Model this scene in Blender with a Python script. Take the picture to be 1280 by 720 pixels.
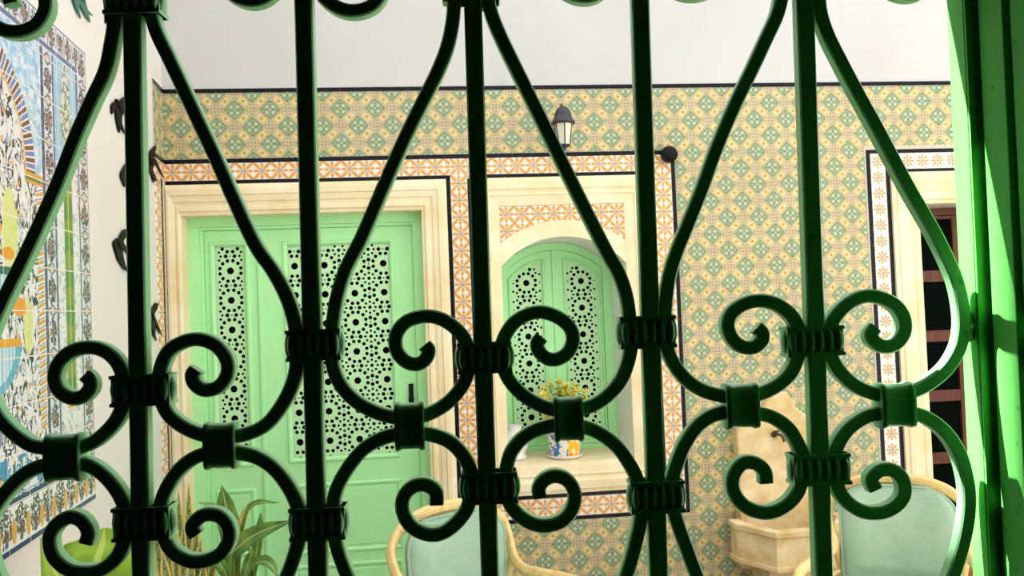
import bpy, bmesh, math, random
from mathutils import Vector, Matrix
random.seed(7)
for o in list(bpy.data.objects): bpy.data.objects.remove(o, do_unlink=True)
SC = bpy.context.scene
COL = SC.collection
PI = math.pi

# ------------------------------------------------------------------ camera
FPX = 960.0; PSI = math.radians(5.6); PIT = math.atan(25/960); ROLL = .039; EYE = 1.78; D = 4.58
CAM = Vector((0, 0, EYE))
FW = Vector((math.sin(PSI)*math.cos(PIT), math.cos(PSI)*math.cos(PIT), math.sin(PIT)))
R0 = FW.cross(Vector((0, 0, 1))).normalized(); U0 = R0.cross(FW)
RT = math.cos(ROLL)*R0 - math.sin(ROLL)*U0
UP = math.sin(ROLL)*R0 + math.cos(ROLL)*U0
cd = bpy.data.cameras.new('camera'); cam = bpy.data.objects.new('camera', cd); COL.objects.link(cam)
cd.sensor_width = 36; cd.lens = 36*FPX/1280; cd.clip_start = .01
M = Matrix.Identity(4)
for i in range(3):
    M[i][0] = RT[i]; M[i][1] = UP[i]; M[i][2] = -FW[i]; M[i][3] = CAM[i]
cam.matrix_world = M
SC.camera = cam

# ------------------------------------------------------------------ light
SC.view_settings.view_transform = 'Standard'; SC.view_settings.look = 'None'
SC.view_settings.gamma = 1; SC.view_settings.use_curve_mapping = False
SC.view_settings.exposure = -0.46
wd = bpy.data.worlds.new('world'); SC.world = wd; wd.use_nodes = True
bg = wd.node_tree.nodes['Background']
bg.inputs[0].default_value = (1.0, .992, .985, 1); bg.inputs[1].default_value = 2.6
SUN_DIR = Vector((.45, -.25, -1.0)).normalized()
sl = bpy.data.lights.new('sun', 'SUN'); sl.energy = 40.0; sl.angle = math.radians(.5); sl.color = (1, .96, .88)
so = bpy.data.objects.new('sun', sl); COL.objects.link(so)
so.rotation_euler = SUN_DIR.to_track_quat('-Z', 'Y').to_euler(); so.location = (-4, 3, 9)

# ------------------------------------------------------------------ pixel -> place helpers
def ray(x, y): return FW + (x-640)/FPX*RT - (y-360)/FPX*UP
def W(x, y, d=D):
    r = ray(x, y); return CAM + r*(d/r.y)
def atdist(x, y, dist):                      # point at a horizontal depth along the view axis
    return CAM + ray(x, y)*dist
# ------------------------------------------------------------------ object helpers
def link(o, parent=None):
    COL.objects.link(o)
    if parent is not None: o.parent = parent
    return o
def tag(o, label=None, cat=None, group=None, kind=None):
    if label: o['label'] = label
    if cat: o['category'] = cat
    if group: o['group'] = group
    if kind: o['kind'] = kind
    return o
def empty(name, loc=(0, 0, 0), rz=0, parent=None):
    o = bpy.data.objects.new(name, None); link(o, parent)
    o.location = loc; o.rotation_euler = (0, 0, rz); o.empty_display_size = .1
    return o
class MB:
    def __init__(s): s.v = []; s.f = []; s.sm = []; s.uv = {}
    def add(s, vs, fs, smooth=False):
        n = len(s.v); s.v += [tuple(p) for p in vs]
        for f in fs: s.f.append(tuple(i+n for i in f)); s.sm.append(smooth)
    def box(s, a, b):
        x0, y0, z0 = [min(p, q) for p, q in zip(a, b)]; x1, y1, z1 = [max(p, q) for p, q in zip(a, b)]
        s.add([(x0,y0,z0),(x1,y0,z0),(x1,y1,z0),(x0,y1,z0),(x0,y0,z1),(x1,y0,z1),(x1,y1,z1),(x0,y1,z1)],
              [(0,3,2,1),(4,5,6,7),(0,1,5,4),(1,2,6,5),(2,3,7,6),(3,0,4,7)])
        return s
    def prism(s, poly, y0, y1, ch=0.0):       # polygon in x,z drawn out along y; y0 is the front; ch = edge chamfer of the front
        n = len(poly)
        ar = sum(poly[i][0]*poly[(i+1) % n][1]-poly[(i+1) % n][0]*poly[i][1] for i in range(n))
        if ar < 0: poly = poly[::-1]
        if ch:
            cx = sum(p[0] for p in poly)/n; cz = sum(p[1] for p in poly)/n
            sg = 1 if y1 > y0 else -1
            fr = []
            for p in poly:
                l = math.hypot(p[0]-cx, p[1]-cz) or 1
                k = max(0, 1-ch*1.4/l); fr.append((cx+(p[0]-cx)*k, y0, cz+(p[1]-cz)*k))
            vs = fr+[(p[0], y0+sg*ch, p[1]) for p in poly]+[(p[0], y1, p[1]) for p in poly]
            fs = [tuple(range(n)), tuple(range(3*n-1, 2*n-1, -1))]
            for k in range(2):
                for i in range(n):
                    j = (i+1) % n; fs.append((k*n+j, k*n+i, k*n+n+i, k*n+n+j))
        else:
            vs = [(p[0], y0, p[1]) for p in poly]+[(p[0], y1, p[1]) for p in poly]
            fs = [tuple(range(n)), tuple(range(2*n-1, n-1, -1))]
            for i in range(n):
                j = (i+1) % n; fs.append((j, i, n+i, n+j))
        s.add(vs, fs); return s
    def tube(s, path, rad, segs=10, cap=True, flat=1.0, closed=False, upv=None):
        path = [Vector(p) for p in path]; n = len(path)
        rr = rad if callable(rad) else (lambda t: rad)
        vs = []; fs = []
        ref = Vector(upv) if upv else Vector((0, 0, 1))
        t0 = (path[1]-path[0]).normalized()
        if abs(t0.dot(ref)) > .9: ref = Vector((1, 0, 0)) if abs(t0.x) < .9 else Vector((0, 1, 0))
        nrm = (ref-t0*ref.dot(t0)).normalized()
        for i in range(n):
            if closed: t = (path[(i+1) % n]-path[i-1]).normalized()
            else: t = (path[min(i+1, n-1)]-path[max(i-1, 0)]).normalized()
            nrm = (nrm-t*nrm.dot(t)).normalized(); b = t.cross(nrm)
            r = rr(i/max(1, n-1))
            for k in range(segs):
                a = 2*PI*k/segs
                vs.append(path[i]+nrm*(math.cos(a)*r)+b*(math.sin(a)*r*flat))
        m = n if closed else n-1
        for i in range(m):
            i2 = (i+1) % n
            for k in range(segs):
                k2 = (k+1) % segs
                fs.append((i*segs+k, i*segs+k2, i2*segs+k2, i2*segs+k))
        s.add(vs, fs, True)
        if cap and not closed:
            s.add(vs[:segs], [tuple(range(segs-1, -1, -1))]); s.add(vs[-segs:], [tuple(range(segs))])
        return s
    def lathe(s, prof, c=(0, 0, 0), segs=24, smooth=True, ph=0):
        vs = []; fs = []; n = len(prof)
        for r, z in prof:
            for k in range(segs):
                a = 2*PI*k/segs+ph; vs.append((c[0]+r*math.cos(a), c[1]+r*math.sin(a), c[2]+z))
        for i in range(n-1):
            for k in range(segs):
                k2 = (k+1) % segs
                fs.append((i*segs+k, i*segs+k2, (i+1)*segs+k2, (i+1)*segs+k))
        fs.append(tuple(range(segs-1, -1, -1))); fs.append(tuple((n-1)*segs+k for k in range(segs)))
        s.add(vs, fs, smooth); return s
    def ell(s, c, r, nu=12, nv=8, rot=None):
        vs = []; fs = []
        for i in range(nv+1):
            t = PI*i/nv
            for k in range(nu):
                a = 2*PI*k/nu
                p = Vector((r[0]*math.sin(t)*math.cos(a), r[1]*math.sin(t)*math.sin(a), r[2]*math.cos(t)))
                if rot: p = rot @ p
                vs.append(Vector(c)+p)
        for i in range(nv):
            for k in range(nu):
                k2 = (k+1) % nu; fs.append((i*nu+k, (i+1)*nu+k, (i+1)*nu+k2, i*nu+k2))
        s.add(vs, fs, True); return s
    def mesh(s, name):
        me = bpy.data.meshes.new(name); me.from_pydata(s.v, [], s.f); me.update()
        for p, q in zip(me.polygons, s.sm): p.use_smooth = q
        return me
    def build(s, name, mat, parent=None, loc=None, bevel=0, merge=False):
        me = s.mesh(name); me.materials.append(mat)
        if merge or bevel:
            bm = bmesh.new(); bm.from_mesh(me)
            bmesh.ops.remove_doubles(bm, verts=bm.verts, dist=1e-5)
            bmesh.ops.recalc_face_normals(bm, faces=bm.faces)
            bm.to_mesh(me); bm.free()
        o = bpy.data.objects.new(name, me); link(o, parent)
        if loc is not None: o.location = loc
        if bevel:
            md = o.modifiers.new('bevel', 'BEVEL'); md.width = bevel; md.segments = 2; md.limit_method = 'ANGLE'
        return o
def inst(me, name, parent, loc, rot=None, scale=None):
    o = bpy.data.objects.new(name, me); link(o, parent); o.location = loc
    if rot is not None: o.rotation_euler = rot
    if scale is not None: o.scale = scale
    return o
def spline(pts, n=8, closed=False):           # Catmull-Rom through the points
    P = [Vector(p) for p in pts]; out = []; m = len(P)
    rng = range(m if closed else m-1)
    for i in rng:
        if closed: a, b, c, d = P[i-1], P[i], P[(i+1) % m], P[(i+2) % m]
        else:
            b, c = P[i], P[i+1]; a = P[i-1] if i else b*2-c; d = P[i+2] if i+2 < m else c*2-b
        for k in range(n):
            t = k/n
            out.append(.5*((2*b)+(c-a)*t+(2*a-5*b+4*c-d)*t*t+(3*b-a-3*c+d)*t**3))
    if not closed: out.append(P[-1])
    return out

# ------------------------------------------------------------------ node helpers
class X:
    """a float socket (or number) with arithmetic that grows Math nodes"""
    nt = None
    def __init__(s, v): s.v = v
    @staticmethod
    def m(op, *a, clamp=False):
        nd = X.nt.nodes.new('ShaderNodeMath'); nd.operation = op; nd.use_clamp = clamp
        for i, q in enumerate(a):
            q = q.v if isinstance(q, X) else q
            if isinstance(q, (int, float)): nd.inputs[i].default_value = q
            else: X.nt.links.new(q, nd.inputs[i])
        return X(nd.outputs[0])
    def __add__(s, o): return X.m('ADD', s, o)
    __radd__ = __add__
    def __sub__(s, o): return X.m('SUBTRACT', s, o)
    def __rsub__(s, o): return X.m('SUBTRACT', o, s)
    def __mul__(s, o): return X.m('MULTIPLY', s, o)
    __rmul__ = __mul__
    def __truediv__(s, o): return X.m('DIVIDE', s, o)
    def __lt__(s, o): return X.m('LESS_THAN', s, o)
    def __gt__(s, o): return X.m('GREATER_THAN', s, o)
    def abs(s): return X.m('ABSOLUTE', s)
    def sin(s): return X.m('SINE', s)
    def cos(s): return X.m('COSINE', s)
    def fract(s): return X.m('FRACT', s)
    def sqrt(s): return X.m('SQRT', s)
def xmin(a, b): return X.m('MINIMUM', a, b)
def xmax(a, b): return X.m('MAXIMUM', a, b)
def rng(a, lo, hi): return (a > lo)*(a < hi)
def hyp(a, b): return (a*a+b*b).sqrt()
def mixc(c0, c1, f):
    nd = X.nt.nodes.new('ShaderNodeMix'); nd.data_type = 'RGBA'; nd.clamp_factor = True
    for i, q in ((0, f), (6, c0), (7, c1)):
        q = q.v if isinstance(q, X) else q
        if isinstance(q, tuple): nd.inputs[i].default_value = (*q, 1) if len(q) == 3 else q
        elif isinstance(q, (int, float)): nd.inputs[i].default_value = q
        else: X.nt.links.new(q, nd.inputs[i])
    return nd.outputs[2]
def coords(kind='Object', obj=None):
    tc = X.nt.nodes.new('ShaderNodeTexCoord')
    if obj is not None: tc.object = obj
    sp = X.nt.nodes.new('ShaderNodeSeparateXYZ'); X.nt.links.new(tc.outputs[kind], sp.inputs[0])
    return X(sp.outputs[0]), X(sp.outputs[1]), X(sp.outputs[2]), tc.outputs[kind]
def comb(x, y, z):
    nd = X.nt.nodes.new('ShaderNodeCombineXYZ')
    for i, q in enumerate((x, y, z)):
        q = q.v if isinstance(q, X) else q
        if isinstance(q, (int, float)): nd.inputs[i].default_value = q
        else: X.nt.links.new(q, nd.inputs[i])
    return nd.outputs[0]
def noise(vec, scale, detail=2, rough=.5, dist=0):
    nd = X.nt.nodes.new('ShaderNodeTexNoise'); nd.inputs['Scale'].default_value = scale
    nd.inputs['Detail'].default_value = detail; nd.inputs['Roughness'].default_value = rough
    nd.inputs['Distortion'].default_value = dist
    if vec is not None: X.nt.links.new(vec, nd.inputs['Vector'])
    return X(nd.outputs[0])
def voro(vec, scale, feature='F1', out=0):
    nd = X.nt.nodes.new('ShaderNodeTexVoronoi'); nd.feature = feature; nd.inputs['Scale'].default_value = scale
    X.nt.links.new(vec, nd.inputs['Vector']); return X(nd.outputs[out]) if out == 0 else nd.outputs[out]
def newmat(name, rough=.5, spec=.5):
    m = bpy.data.materials.new(name); m.use_nodes = True; X.nt = m.node_tree
    b = m.node_tree.nodes['Principled BSDF']
    b.inputs['Roughness'].default_value = rough; b.inputs['Specular IOR Level'].default_value = spec
    return m, b
def setc(b, c):
    if isinstance(c, tuple): b.inputs['Base Color'].default_value = (*c, 1)
    else: X.nt.links.new(c, b.inputs['Base Color'])
def bump(b, h, strength=.3, dist=.002):
    nd = X.nt.nodes.new('ShaderNodeBump'); nd.inputs['Strength'].default_value = strength; nd.inputs['Distance'].default_value = dist
    X.nt.links.new(h.v, nd.inputs['Height']); X.nt.links.new(nd.outputs[0], b.inputs['Normal'])
def rgb(h):                                    # sRGB 0..255 -> linear
    return tuple(((c/255+.055)/1.055)**2.4 if c > 10 else c/255/12.92 for c in h)
def mottled(name, c0, c1, scale=6, rough=.6, spec=.3, bs=.15, bd=.002, bscale=40, detail=4):
    m, b = newmat(name, rough, spec)
    _, _, _, v = coords('Object')
    n = noise(v, scale, detail)
    setc(b, mixc(c0, c1, (n-.35)*3.0))
    if bs: bump(b, noise(v, bscale, 3), bs, bd)
    return m

# ------------------------------------------------------------------ materials
MT = {}
MT['plaster'] = mottled('plaster_white', (.53, .53, .525), (.57, .57, .565), 1.5, .85, .2, .12, .003, 30)
MT['plaster_cream'] = mottled('plaster_cream', (.72, .69, .64), (.77, .75, .705), 1.2, .85, .2, .12, .003, 30)
MT['reveal'] = mottled('plaster_reveal', (.80, .80, .77), (.84, .84, .82), 2, .85, .2, .1, .002, 30)
MT['stone'] = mottled('limestone', rgb((232, 213, 168)), rgb((243, 231, 200)), 5, .7, .25, .12, .002, 60)
MT['fountain'] = mottled('fountain_stone', rgb((214, 184, 128)), rgb((240, 222, 180)), 9, .8, .2, .35, .004, 45)
MT['grout'] = mottled('grout', (.55, .50, .38), (.62, .56, .44), 20, .9, .1, 0)
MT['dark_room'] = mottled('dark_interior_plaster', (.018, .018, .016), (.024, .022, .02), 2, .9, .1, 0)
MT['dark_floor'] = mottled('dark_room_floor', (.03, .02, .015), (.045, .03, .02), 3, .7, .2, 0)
def paint(name, base, dark, rough, bs=.2, spec=.5):
    m, b = newmat(name, rough, spec)
    x, y, z, v = coords('Object')
    n = noise(v, 14, 3); st = noise(comb(x*60, y*60, z*4), 1, 2)
    chips = (noise(v, 120, 1) > .74)
    c = mixc(base, dark, (n-.4)*1.6)
    c = mixc(c, tuple(q*.5 for q in dark), chips*.5)
    setc(b, c); bump(b, st*.5+noise(v, 70, 2)*.5, bs, .0015)
    return m
MT['iron'] = paint('green_iron_paint', (.27, .64, .31), (.24, .58, .28), .33, .35)
MT['frame'] = paint('green_frame_paint', (.155, .64, .14), (.135, .56, .12), .5, .3, .12)
MT['door'] = paint('pale_green_door_paint', (.45, .90, .43), (.42, .86, .40), .45, .1)
MT['lattice'] = paint('pale_green_lattice_paint', (.50, .82, .46), (.56, .80, .46), .5, .1)
MT['glass_dark'] = newmat('dark_glass', .10, .0)[0]; setc(MT['glass_dark'].node_tree.nodes['Principled BSDF'], (.003, .005, .004))
MT['black'] = newmat('black_iron', .55, .15)[0]; setc(MT['black'].node_tree.nodes['Principled BSDF'], (.006, .007, .007))
MT['liner'] = mottled('black_glazed_liner', (.003, .004, .007), (.008, .010, .016), 9, .25, .15, 0)

T = .2023
def field_mat():
    m, b = newmat('green_diamond_tile', .22, .45)
    x, y, z, v = coords('Object')
    u = x/T; w = z/T
    a = u.abs(); c = w.abs()
    isA = a > c
    du = isA*((a-.5).abs())+(1-isA)*a
    dv = isA*c+(1-isA)*((c-.5).abs())
    wob = (noise(v, 90, 1)-.5)*.03
    d = du+dv+wob
    oi = X.nt.nodes.new('ShaderNodeObjectInfo'); rnd = X(oi.outputs['Random'])
    # speckled pinkish ground
    sp = ((u*31.4).sin()*(w*31.4).sin()).abs()
    gnd = mixc(rgb((232, 216, 178)), rgb((206, 190, 146)), (noise(v, 75, 2)-.3)*2.5)
    cen = xmin(a+c, 1.0-(a+c)) < .20
    gnd = mixc(gnd, rgb((158, 130, 108)), (sp > .55)*cen*.75)
    gnd = mixc(gnd, rgb((196, 186, 136)), (sp > .8)*.4)
    # olive line lattice beside the diamonds
    gnd = mixc(gnd, rgb((186, 176, 106)), rng(d, .335, .36)*.7)
    # yellow bars with an orange dot
    p = (a+c-.5).abs()*.7071; q = (a-c).abs()*.7071
    bar = (p < .140)*(q < .082)
    gnd = mixc(gnd, rgb((196, 170, 84)), (p < .155)*(q < .096)*.7)
    gnd = mixc(gnd, rgb((244, 226, 164)), bar)
    gnd = mixc(gnd, rgb((214, 164, 66)), hyp(p, q) < .045)
    # green diamond
    grn = mixc(rgb((150, 178, 140)), rgb((176, 196, 160)), noise(v, 120, 2))
    blob = hyp(du-.088, dv-.088) < .055
    grn = mixc(grn, rgb((116, 156, 116)), (hyp(du-.085, dv-.085) < .078)*.8)
    grn = mixc(grn, rgb((214, 224, 190)), blob*.9)
    grn = mixc(grn, rgb((224, 206, 150)), (du+dv) < .045)
    grn = mixc(grn, rgb((112, 150, 104)), (xmin(du, dv) < .014)*(du+dv > .06)*.7)
    col = mixc(gnd, grn, d < .28)
    col = mixc(col, rgb((112, 142, 84)), rng(d, .262, .298))
    col = mixc(col, rgb((158, 140, 100)), rnd*.14)
    col = mixc(col, (0, 0, 0), .27)
    setc(b, col); bump(b, noise(v, 25, 2), .06, .002)
    return m
MT['field'] = field_mat()
TB = .1005
def star_mat(name, white_ground):
    m, b = newmat(name, .22, .45)
    x, y, z, v = coords('Object')
    u = x/TB; w = z/TB
    r = hyp(u, w); th = X.m('ARCTAN2', w, u)
    a = u.abs(); c = w.abs(); mx = xmax(a, c); mn = xmin(a, c)
    c8 = (th*8.0).cos()
    wh = rgb((250, 244, 238)); og = mixc(rgb((226, 150, 56)), rgb((240, 186, 104)), noise(v, 120, 2)); dk = rgb((196, 118, 40))
    if white_ground:
        col = mixc(wh, og, r < (c8*.10+.33))
        col = mixc(col, wh, (r > .17)*(c8 < -.55))
        col = mixc(col, dk, rng(r, .2, .3)*(c8 > .8)*.7)
        col = mixc(col, rgb((190, 170, 160)), (r > .63)*.6)
    else:
        pale = rgb((250, 224, 184))
        col = mixc(pale, og, rng(r, .14, .46)*(c8 > -.15))
        col = mixc(col, dk, rng(r, .15, .44)*rng(c8, -.25, .25)*.75)
        col = mixc(col, og, ((a-c).abs() < .075)*(r > .36))
        col = mixc(col, dk, (rng((a-c).abs(), .055, .085))*(r > .40)*.7)
        col = mixc(col, wh, (mx > .32)*((mx-.46)*(mx-.46)*1.6+(mn-.165)*(mn-.165) < .014))
        col = mixc(col, dk, rng(mn, 0.0, .022)*(mx > .40)*.5)
    ctr = mixc(rgb((232, 226, 216)), rgb((92, 84, 88)), ((th*8.0).cos() > .35))
    col = mixc(col, ctr, r < .155)
    col = mixc(col, rgb((150, 130, 110)), r < .04)
    col = mixc(col, (0, 0, 0), .14)
    setc(b, col); bump(b, noise(v, 60, 2), .05, .001)
    return m
MT['star'] = star_mat('orange_star_tile', False)
MT['star2'] = star_mat('orange_flower_tile', True)
def wood_mat(name, c0, c1, rough=.4, sc=(30, 30, 3)):
    m, b = newmat(name, rough, .4)
    x, y, z, v = coords('Object')
    n = noise(comb(x*sc[0], y*sc[1], z*sc[2]), 1.5, 3, .6, 1.0)
    setc(b, mixc(c0, c1, (n-.3)*2)); bump(b, n, .1, .001)
    return m
MT['brown'] = wood_mat('red_brown_wood', rgb((74, 34, 18)), rgb((112, 58, 32)), .5)
MT['cane'] = wood_mat('yellow_cane', rgb((218, 184, 112)), rgb((246, 222, 164)), .3, (14, 14, 14))
def fabric():
    m, b = newmat('sage_green_fabric', .9, .1)
    x, y, z, v = coords('Object')
    w1 = noise(comb(x*8, y*8, z*160), 1.5, 2); w2 = noise(comb(x*160, y*160, z*8), 1.5, 2); n = noise(v, 7, 3)
    c = mixc(rgb((132, 166, 142)), rgb((174, 198, 176)), w1*.6+w2*.4+(n-.5)*.9)
    setc(b, c); bump(b, w1+w2, .3, .002); return m
MT['fabric'] = fabric()
MT['terracotta'] = mottled('terracotta', rgb((170, 98, 62)), rgb((192, 120, 82)), 8, .8, .2, .15)
MT['soil'] = mottled('soil', (.03, .02, .012), (.06, .04, .025), 40, .95, .1, .5)
MT['white_glaze'] = mottled('white_glaze', (.72, .70, .66), (.78, .76, .72), 6, .2, .5, 0)
MT['opal'] = newmat('frosted_lamp_glass', .25, .5)[0]; setc(MT['opal'].node_tree.nodes['Principled BSDF'], (.72, .68, .54))
MT['brass'] = newmat('aged_brass', .4, .5)[0]
_b = MT['brass'].node_tree.nodes['Principled BSDF']; setc(_b, (.10, .085, .06)); _b.inputs['Metallic'].default_value = .8
MT['lampmetal'] = mottled('dark_blue_grey_lamp_metal', (.018, .022, .03), (.035, .04, .05), 20, .38, .5, 0)
MT['court_floor'] = mottled('courtyard_stone_floor', (.27, .25, .225), (.33, .31, .28), 3, .6, .3, .1)

# ================================================================== THE SETTING
def struct(o): o['kind'] = 'structure'; return o
XC = -1.54                                     # corner of left wall and back wall
# window plane frame (window wall is turned a little against the courtyard's back wall)
GY = math.radians(4.1); GD = .56
G0 = CAM + ray(640, 360)*GD
gxv = Vector((math.cos(GY), -math.sin(GY), 0)); gyv = Vector((math.sin(GY), math.cos(GY), 0))
def GL(x, y, off=0):                            # pixel -> local coordinates (gx, gz) on the window plane
    r = ray(x, y); t = ((G0-CAM).dot(gyv)+off)/r.dot(gyv); p = CAM+r*t-G0
    return p.dot(gxv), p.z
# ---- back wall of the courtyard, with openings for the door, the niche and the dark door
DOOR = (-1.452, -.072, 2.385); NICHE = (.388, 1.15, .845, 2.03); RDOOR = (3.05, 4.02, 2.34)
ACX, ACZ, AR, AE = .769, 1.69, .51, .61         # segmental arch of the niche
HB = 7.6  # unseen upper wall made this tall to keep the sun off the chairs
wall_back = MB()
xs = [-2.2, DOOR[0], DOOR[1], NICHE[0], NICHE[1], RDOOR[0], RDOOR[1], 5.2]; zs = [0, NICHE[2], 2.2, RDOOR[2], DOOR[2], HB]
for i in range(len(xs)-1):
    for j in range(len(zs)-1):
        cx = (xs[i]+xs[i+1])/2; cz = (zs[j]+zs[j+1])/2
        if DOOR[0] < cx < DOOR[1] and cz < DOOR[2]: continue
        if NICHE[0] < cx < NICHE[1] and NICHE[2] < cz < 2.2: continue
        if RDOOR[0] < cx < RDOOR[1] and cz < RDOOR[2]: continue
        wall_back.box((xs[i], D, zs[j]), (xs[i+1], D+.55, zs[j+1]))
wall_back.box((-2.2, D+.551, 0), (5.2, D+.65, 3.0))
wall_back = struct(wall_back.build('wall_back', MT['plaster']))
wall_back['label'] = 'white plastered courtyard wall with green patterned tile dado'
# ---- left wall: own frame, local x = -s (s grows from the corner toward the viewer), front faces local -y
LV = Vector((-.0872, 1, 0)).normalized()
LROT = math.atan2(LV.y, LV.x)
wl = MB()
wl.box((-3.16, 0, 0), (.3, .4, 5.25)); wl.box((-4.3, 0, 0), (-3.16, .4, 7.2))  # unseen heights shaped for the sun; tall near block added to shade the bars
wall_left = struct(wl.build('wall_left', MT['plaster_cream'], None, (XC, D, 0)))
wall_left.rotation_euler = (0, 0, LROT)
wall_left['label'] = 'cream plastered left wall with painted tile picture'
LN = Vector((LV.y, -LV.x, 0))
def LW(x, y):                                   # pixel -> (local x, z) on the left wall
    r = ray(x, y); c = Vector((XC, D, 0)); t = (c-CAM).dot(LN)/r.dot(LN); p = CAM+r*t
    return (p-c).dot(LV), p.z
wr = MB().box((5.2, -1, 0), (5.5, D+.5, 3.2)); wr = struct(wr.build('wall_right', MT['plaster']))
fl = MB().box((-2.2, .3, -.1), (5.4, D+.5, 0)); fl = struct(fl.build('floor', MT['court_floor']))
# ---- window wall with opening, and the dark room the picture was taken from
WL, WT = GL(-42, 360)[0], GL(640, -150)[1]
WR, WB = GL(1228, 360)[0]+.035, GL(640, 1085)[1]
OUT, INN = .034, -.30
wf = MB()
zb, zt = -G0.z, 3.0-G0.z
for a, b_ in (((-2.6, zb), (WL-.02, zt)), ((WR, zb), (5.2, zt)), ((WL-.02, zb), (WR, WB)), ((WL-.02, WT), (WR, zt))):
    wf.box((a[0], .0, a[1]), (b_[0], OUT, b_[1]))
wf = struct(wf.build('wall_front', MT['plaster'], None, tuple(G0))); wf.rotation_euler = (0, 0, -GY)
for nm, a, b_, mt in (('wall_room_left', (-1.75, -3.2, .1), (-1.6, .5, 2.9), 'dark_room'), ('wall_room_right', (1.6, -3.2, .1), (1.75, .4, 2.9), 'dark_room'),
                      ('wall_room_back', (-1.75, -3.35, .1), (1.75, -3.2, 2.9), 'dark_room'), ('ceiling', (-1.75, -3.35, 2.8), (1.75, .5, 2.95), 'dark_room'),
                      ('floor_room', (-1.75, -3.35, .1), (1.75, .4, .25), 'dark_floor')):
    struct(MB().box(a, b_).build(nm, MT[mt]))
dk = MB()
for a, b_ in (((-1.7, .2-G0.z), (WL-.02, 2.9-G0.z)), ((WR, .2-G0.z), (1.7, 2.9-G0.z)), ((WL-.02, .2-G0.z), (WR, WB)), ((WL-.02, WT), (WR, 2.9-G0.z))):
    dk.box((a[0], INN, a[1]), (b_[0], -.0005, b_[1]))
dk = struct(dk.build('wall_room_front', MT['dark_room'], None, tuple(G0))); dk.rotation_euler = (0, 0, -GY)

# ---------------------------------------------------------------- tiles on the back wall
def tile_mesh(name, x0, x1, z0, z1, mat, th=.008, ch=.0010, gap=.0004):
    me = MB().prism([(x0+gap, z0+gap), (x1-gap, z0+gap), (x1-gap, z1-gap), (x0+gap, z1-gap)], -th, .002, ch).mesh(name)
    me.materials.append(mat); return me
_cache = {}
def put_tile(name, mat, cx, cz, x0, x1, z0, z1, parent, yb):
    key = (name, mat.name, round(x0, 4), round(x1, 4), round(z0, 4), round(z1, 4))
    if key not in _cache: _cache[key] = tile_mesh(name, x0, x1, z0, z1, mat)
    return inst(_cache[key], name, parent, (cx, yb, cz))
def field(rx0, rx1, rz0, rz1, parent=None, yb=D, xorg=.687, zorg=3.095):
    parent = parent or wall_back
    i0 = math.floor((rx0-xorg)/T); i1 = math.ceil((rx1-xorg)/T); j0 = math.floor((zorg-rz1)/T); j1 = math.ceil((zorg-rz0)/T)
    for i in range(i0, i1):
        for j in range(j0, j1):
            cx = xorg+(i+.5)*T; cz = zorg-(j+.5)*T
            a = max(rx0-cx, -T/2); b = min(rx1-cx, T/2); c = max(rz0-cz, -T/2); d = min(rz1-cz, T/2)
            if b-a < .006 or d-c < .006: continue
            put_tile('field_tile', MT['field'], cx, cz, a, b, c, d, parent, yb)
def border_h(x0, x1, z0, z1, mat, parent=None, yb=D, org=None):      # a row of star tiles
    parent = parent or wall_back; org = x0 if org is None else org; w = TB
    n0 = math.floor((x0-org)/w+1e-6); n1 = math.ceil((x1-org)/w-1e-6); cz = (z0+z1)/2
    for i in range(n0, n1):
        cx = org+(i+.5)*w; a = max(x0-cx, -w/2); b = min(x1-cx, w/2)
        if b-a < .005: continue
        put_tile('border_tile', mat, cx, cz, a, b, z0-cz, z1-cz, parent, yb)
def border_v(x0, x1, z0, z1, mat, parent=None, yb=D):
    parent = parent or wall_back; w = TB; n = math.ceil((z1-z0)/w-1e-6); cx = (x0+x1)/2
    for i in range(n):
        cz = z1-(i+.5)*w; a = max(z0-cz, -w/2)
        if w/2-a < .005: continue
        put_tile('border_tile', mat, cx, cz, x0-cx, x1-cx, a, w/2, parent, yb)
def liner_h(x0, x1, z0, z1, org=None, parent=None, yb=D):
    parent = parent or wall_back; org = x0 if org is None else org
    n0 = math.floor((x0-org)/T+1e-6); n1 = math.ceil((x1-org)/T-1e-6); cz = (z0+z1)/2
    for i in range(n0, n1):
        cx = org+(i+.5)*T; a = max(x0-cx, -T/2); b = min(x1-cx, T/2)
        if b-a < .005: continue
        put_tile('liner_tile', MT['liner'], cx, cz, a, b, z0-cz, z1-cz, parent, yb-.002)
def liner_v(x0, x1, z0, z1, parent=None, yb=D):
    parent = parent or wall_back; n = math.ceil((z1-z0)/T-1e-6); cx = (x0+x1)/2
    for i in range(n):
        cz = z1-(i+.5)*T; a = max(z0-cz, -T/2)
        if T/2-a < .005: continue
        put_tile('liner_tile', MT['liner'], cx, cz, x0-cx, x1-cx, a, T/2, parent, yb-.002)
XE = 5.15
XN0, XN1 = .228, 1.318                          # niche surround
liner_h(XC, XE-.6, 3.095, 3.12, org=.687)
# grout bed behind the tiles
gb = MB()
gb.box((XC, D-.0071, 2.71), (XE, D, 3.12)); gb.box((1.48, D-.0071, 0), (2.717, D, 2.71)); gb.box((.205, D-.0071, 0), (1.48, D, .5))
gb.box((XC, D-.0071, 2.56), (1.48, D, 2.71)); gb.box((.08, D-.0071, 0), (.23, D, 2.56)); gb.box((1.318, D-.0071, .5), (1.48, D, 2.56)); gb.box((.23, D-.0071, .5), (1.318, D, .665))
gb.box((2.717, D-.0071, 0), (2.868, D, 2.71)); gb.box((2.868, D-.0071, 2.54), (XE, D, 2.71)); gb.box((4.3, D-.0071, 0), (XE, D, 2.54))
gb.build('grout_bed', MT['grout'], wall_back)
field(XC, 4.33, 2.711, 3.095)                   # two rows along the top
field(1.483, 2.716, .05, 2.711)                 # between niche and dark door
field(.232, 1.483, .05, .499)                   # under the niche
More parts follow.
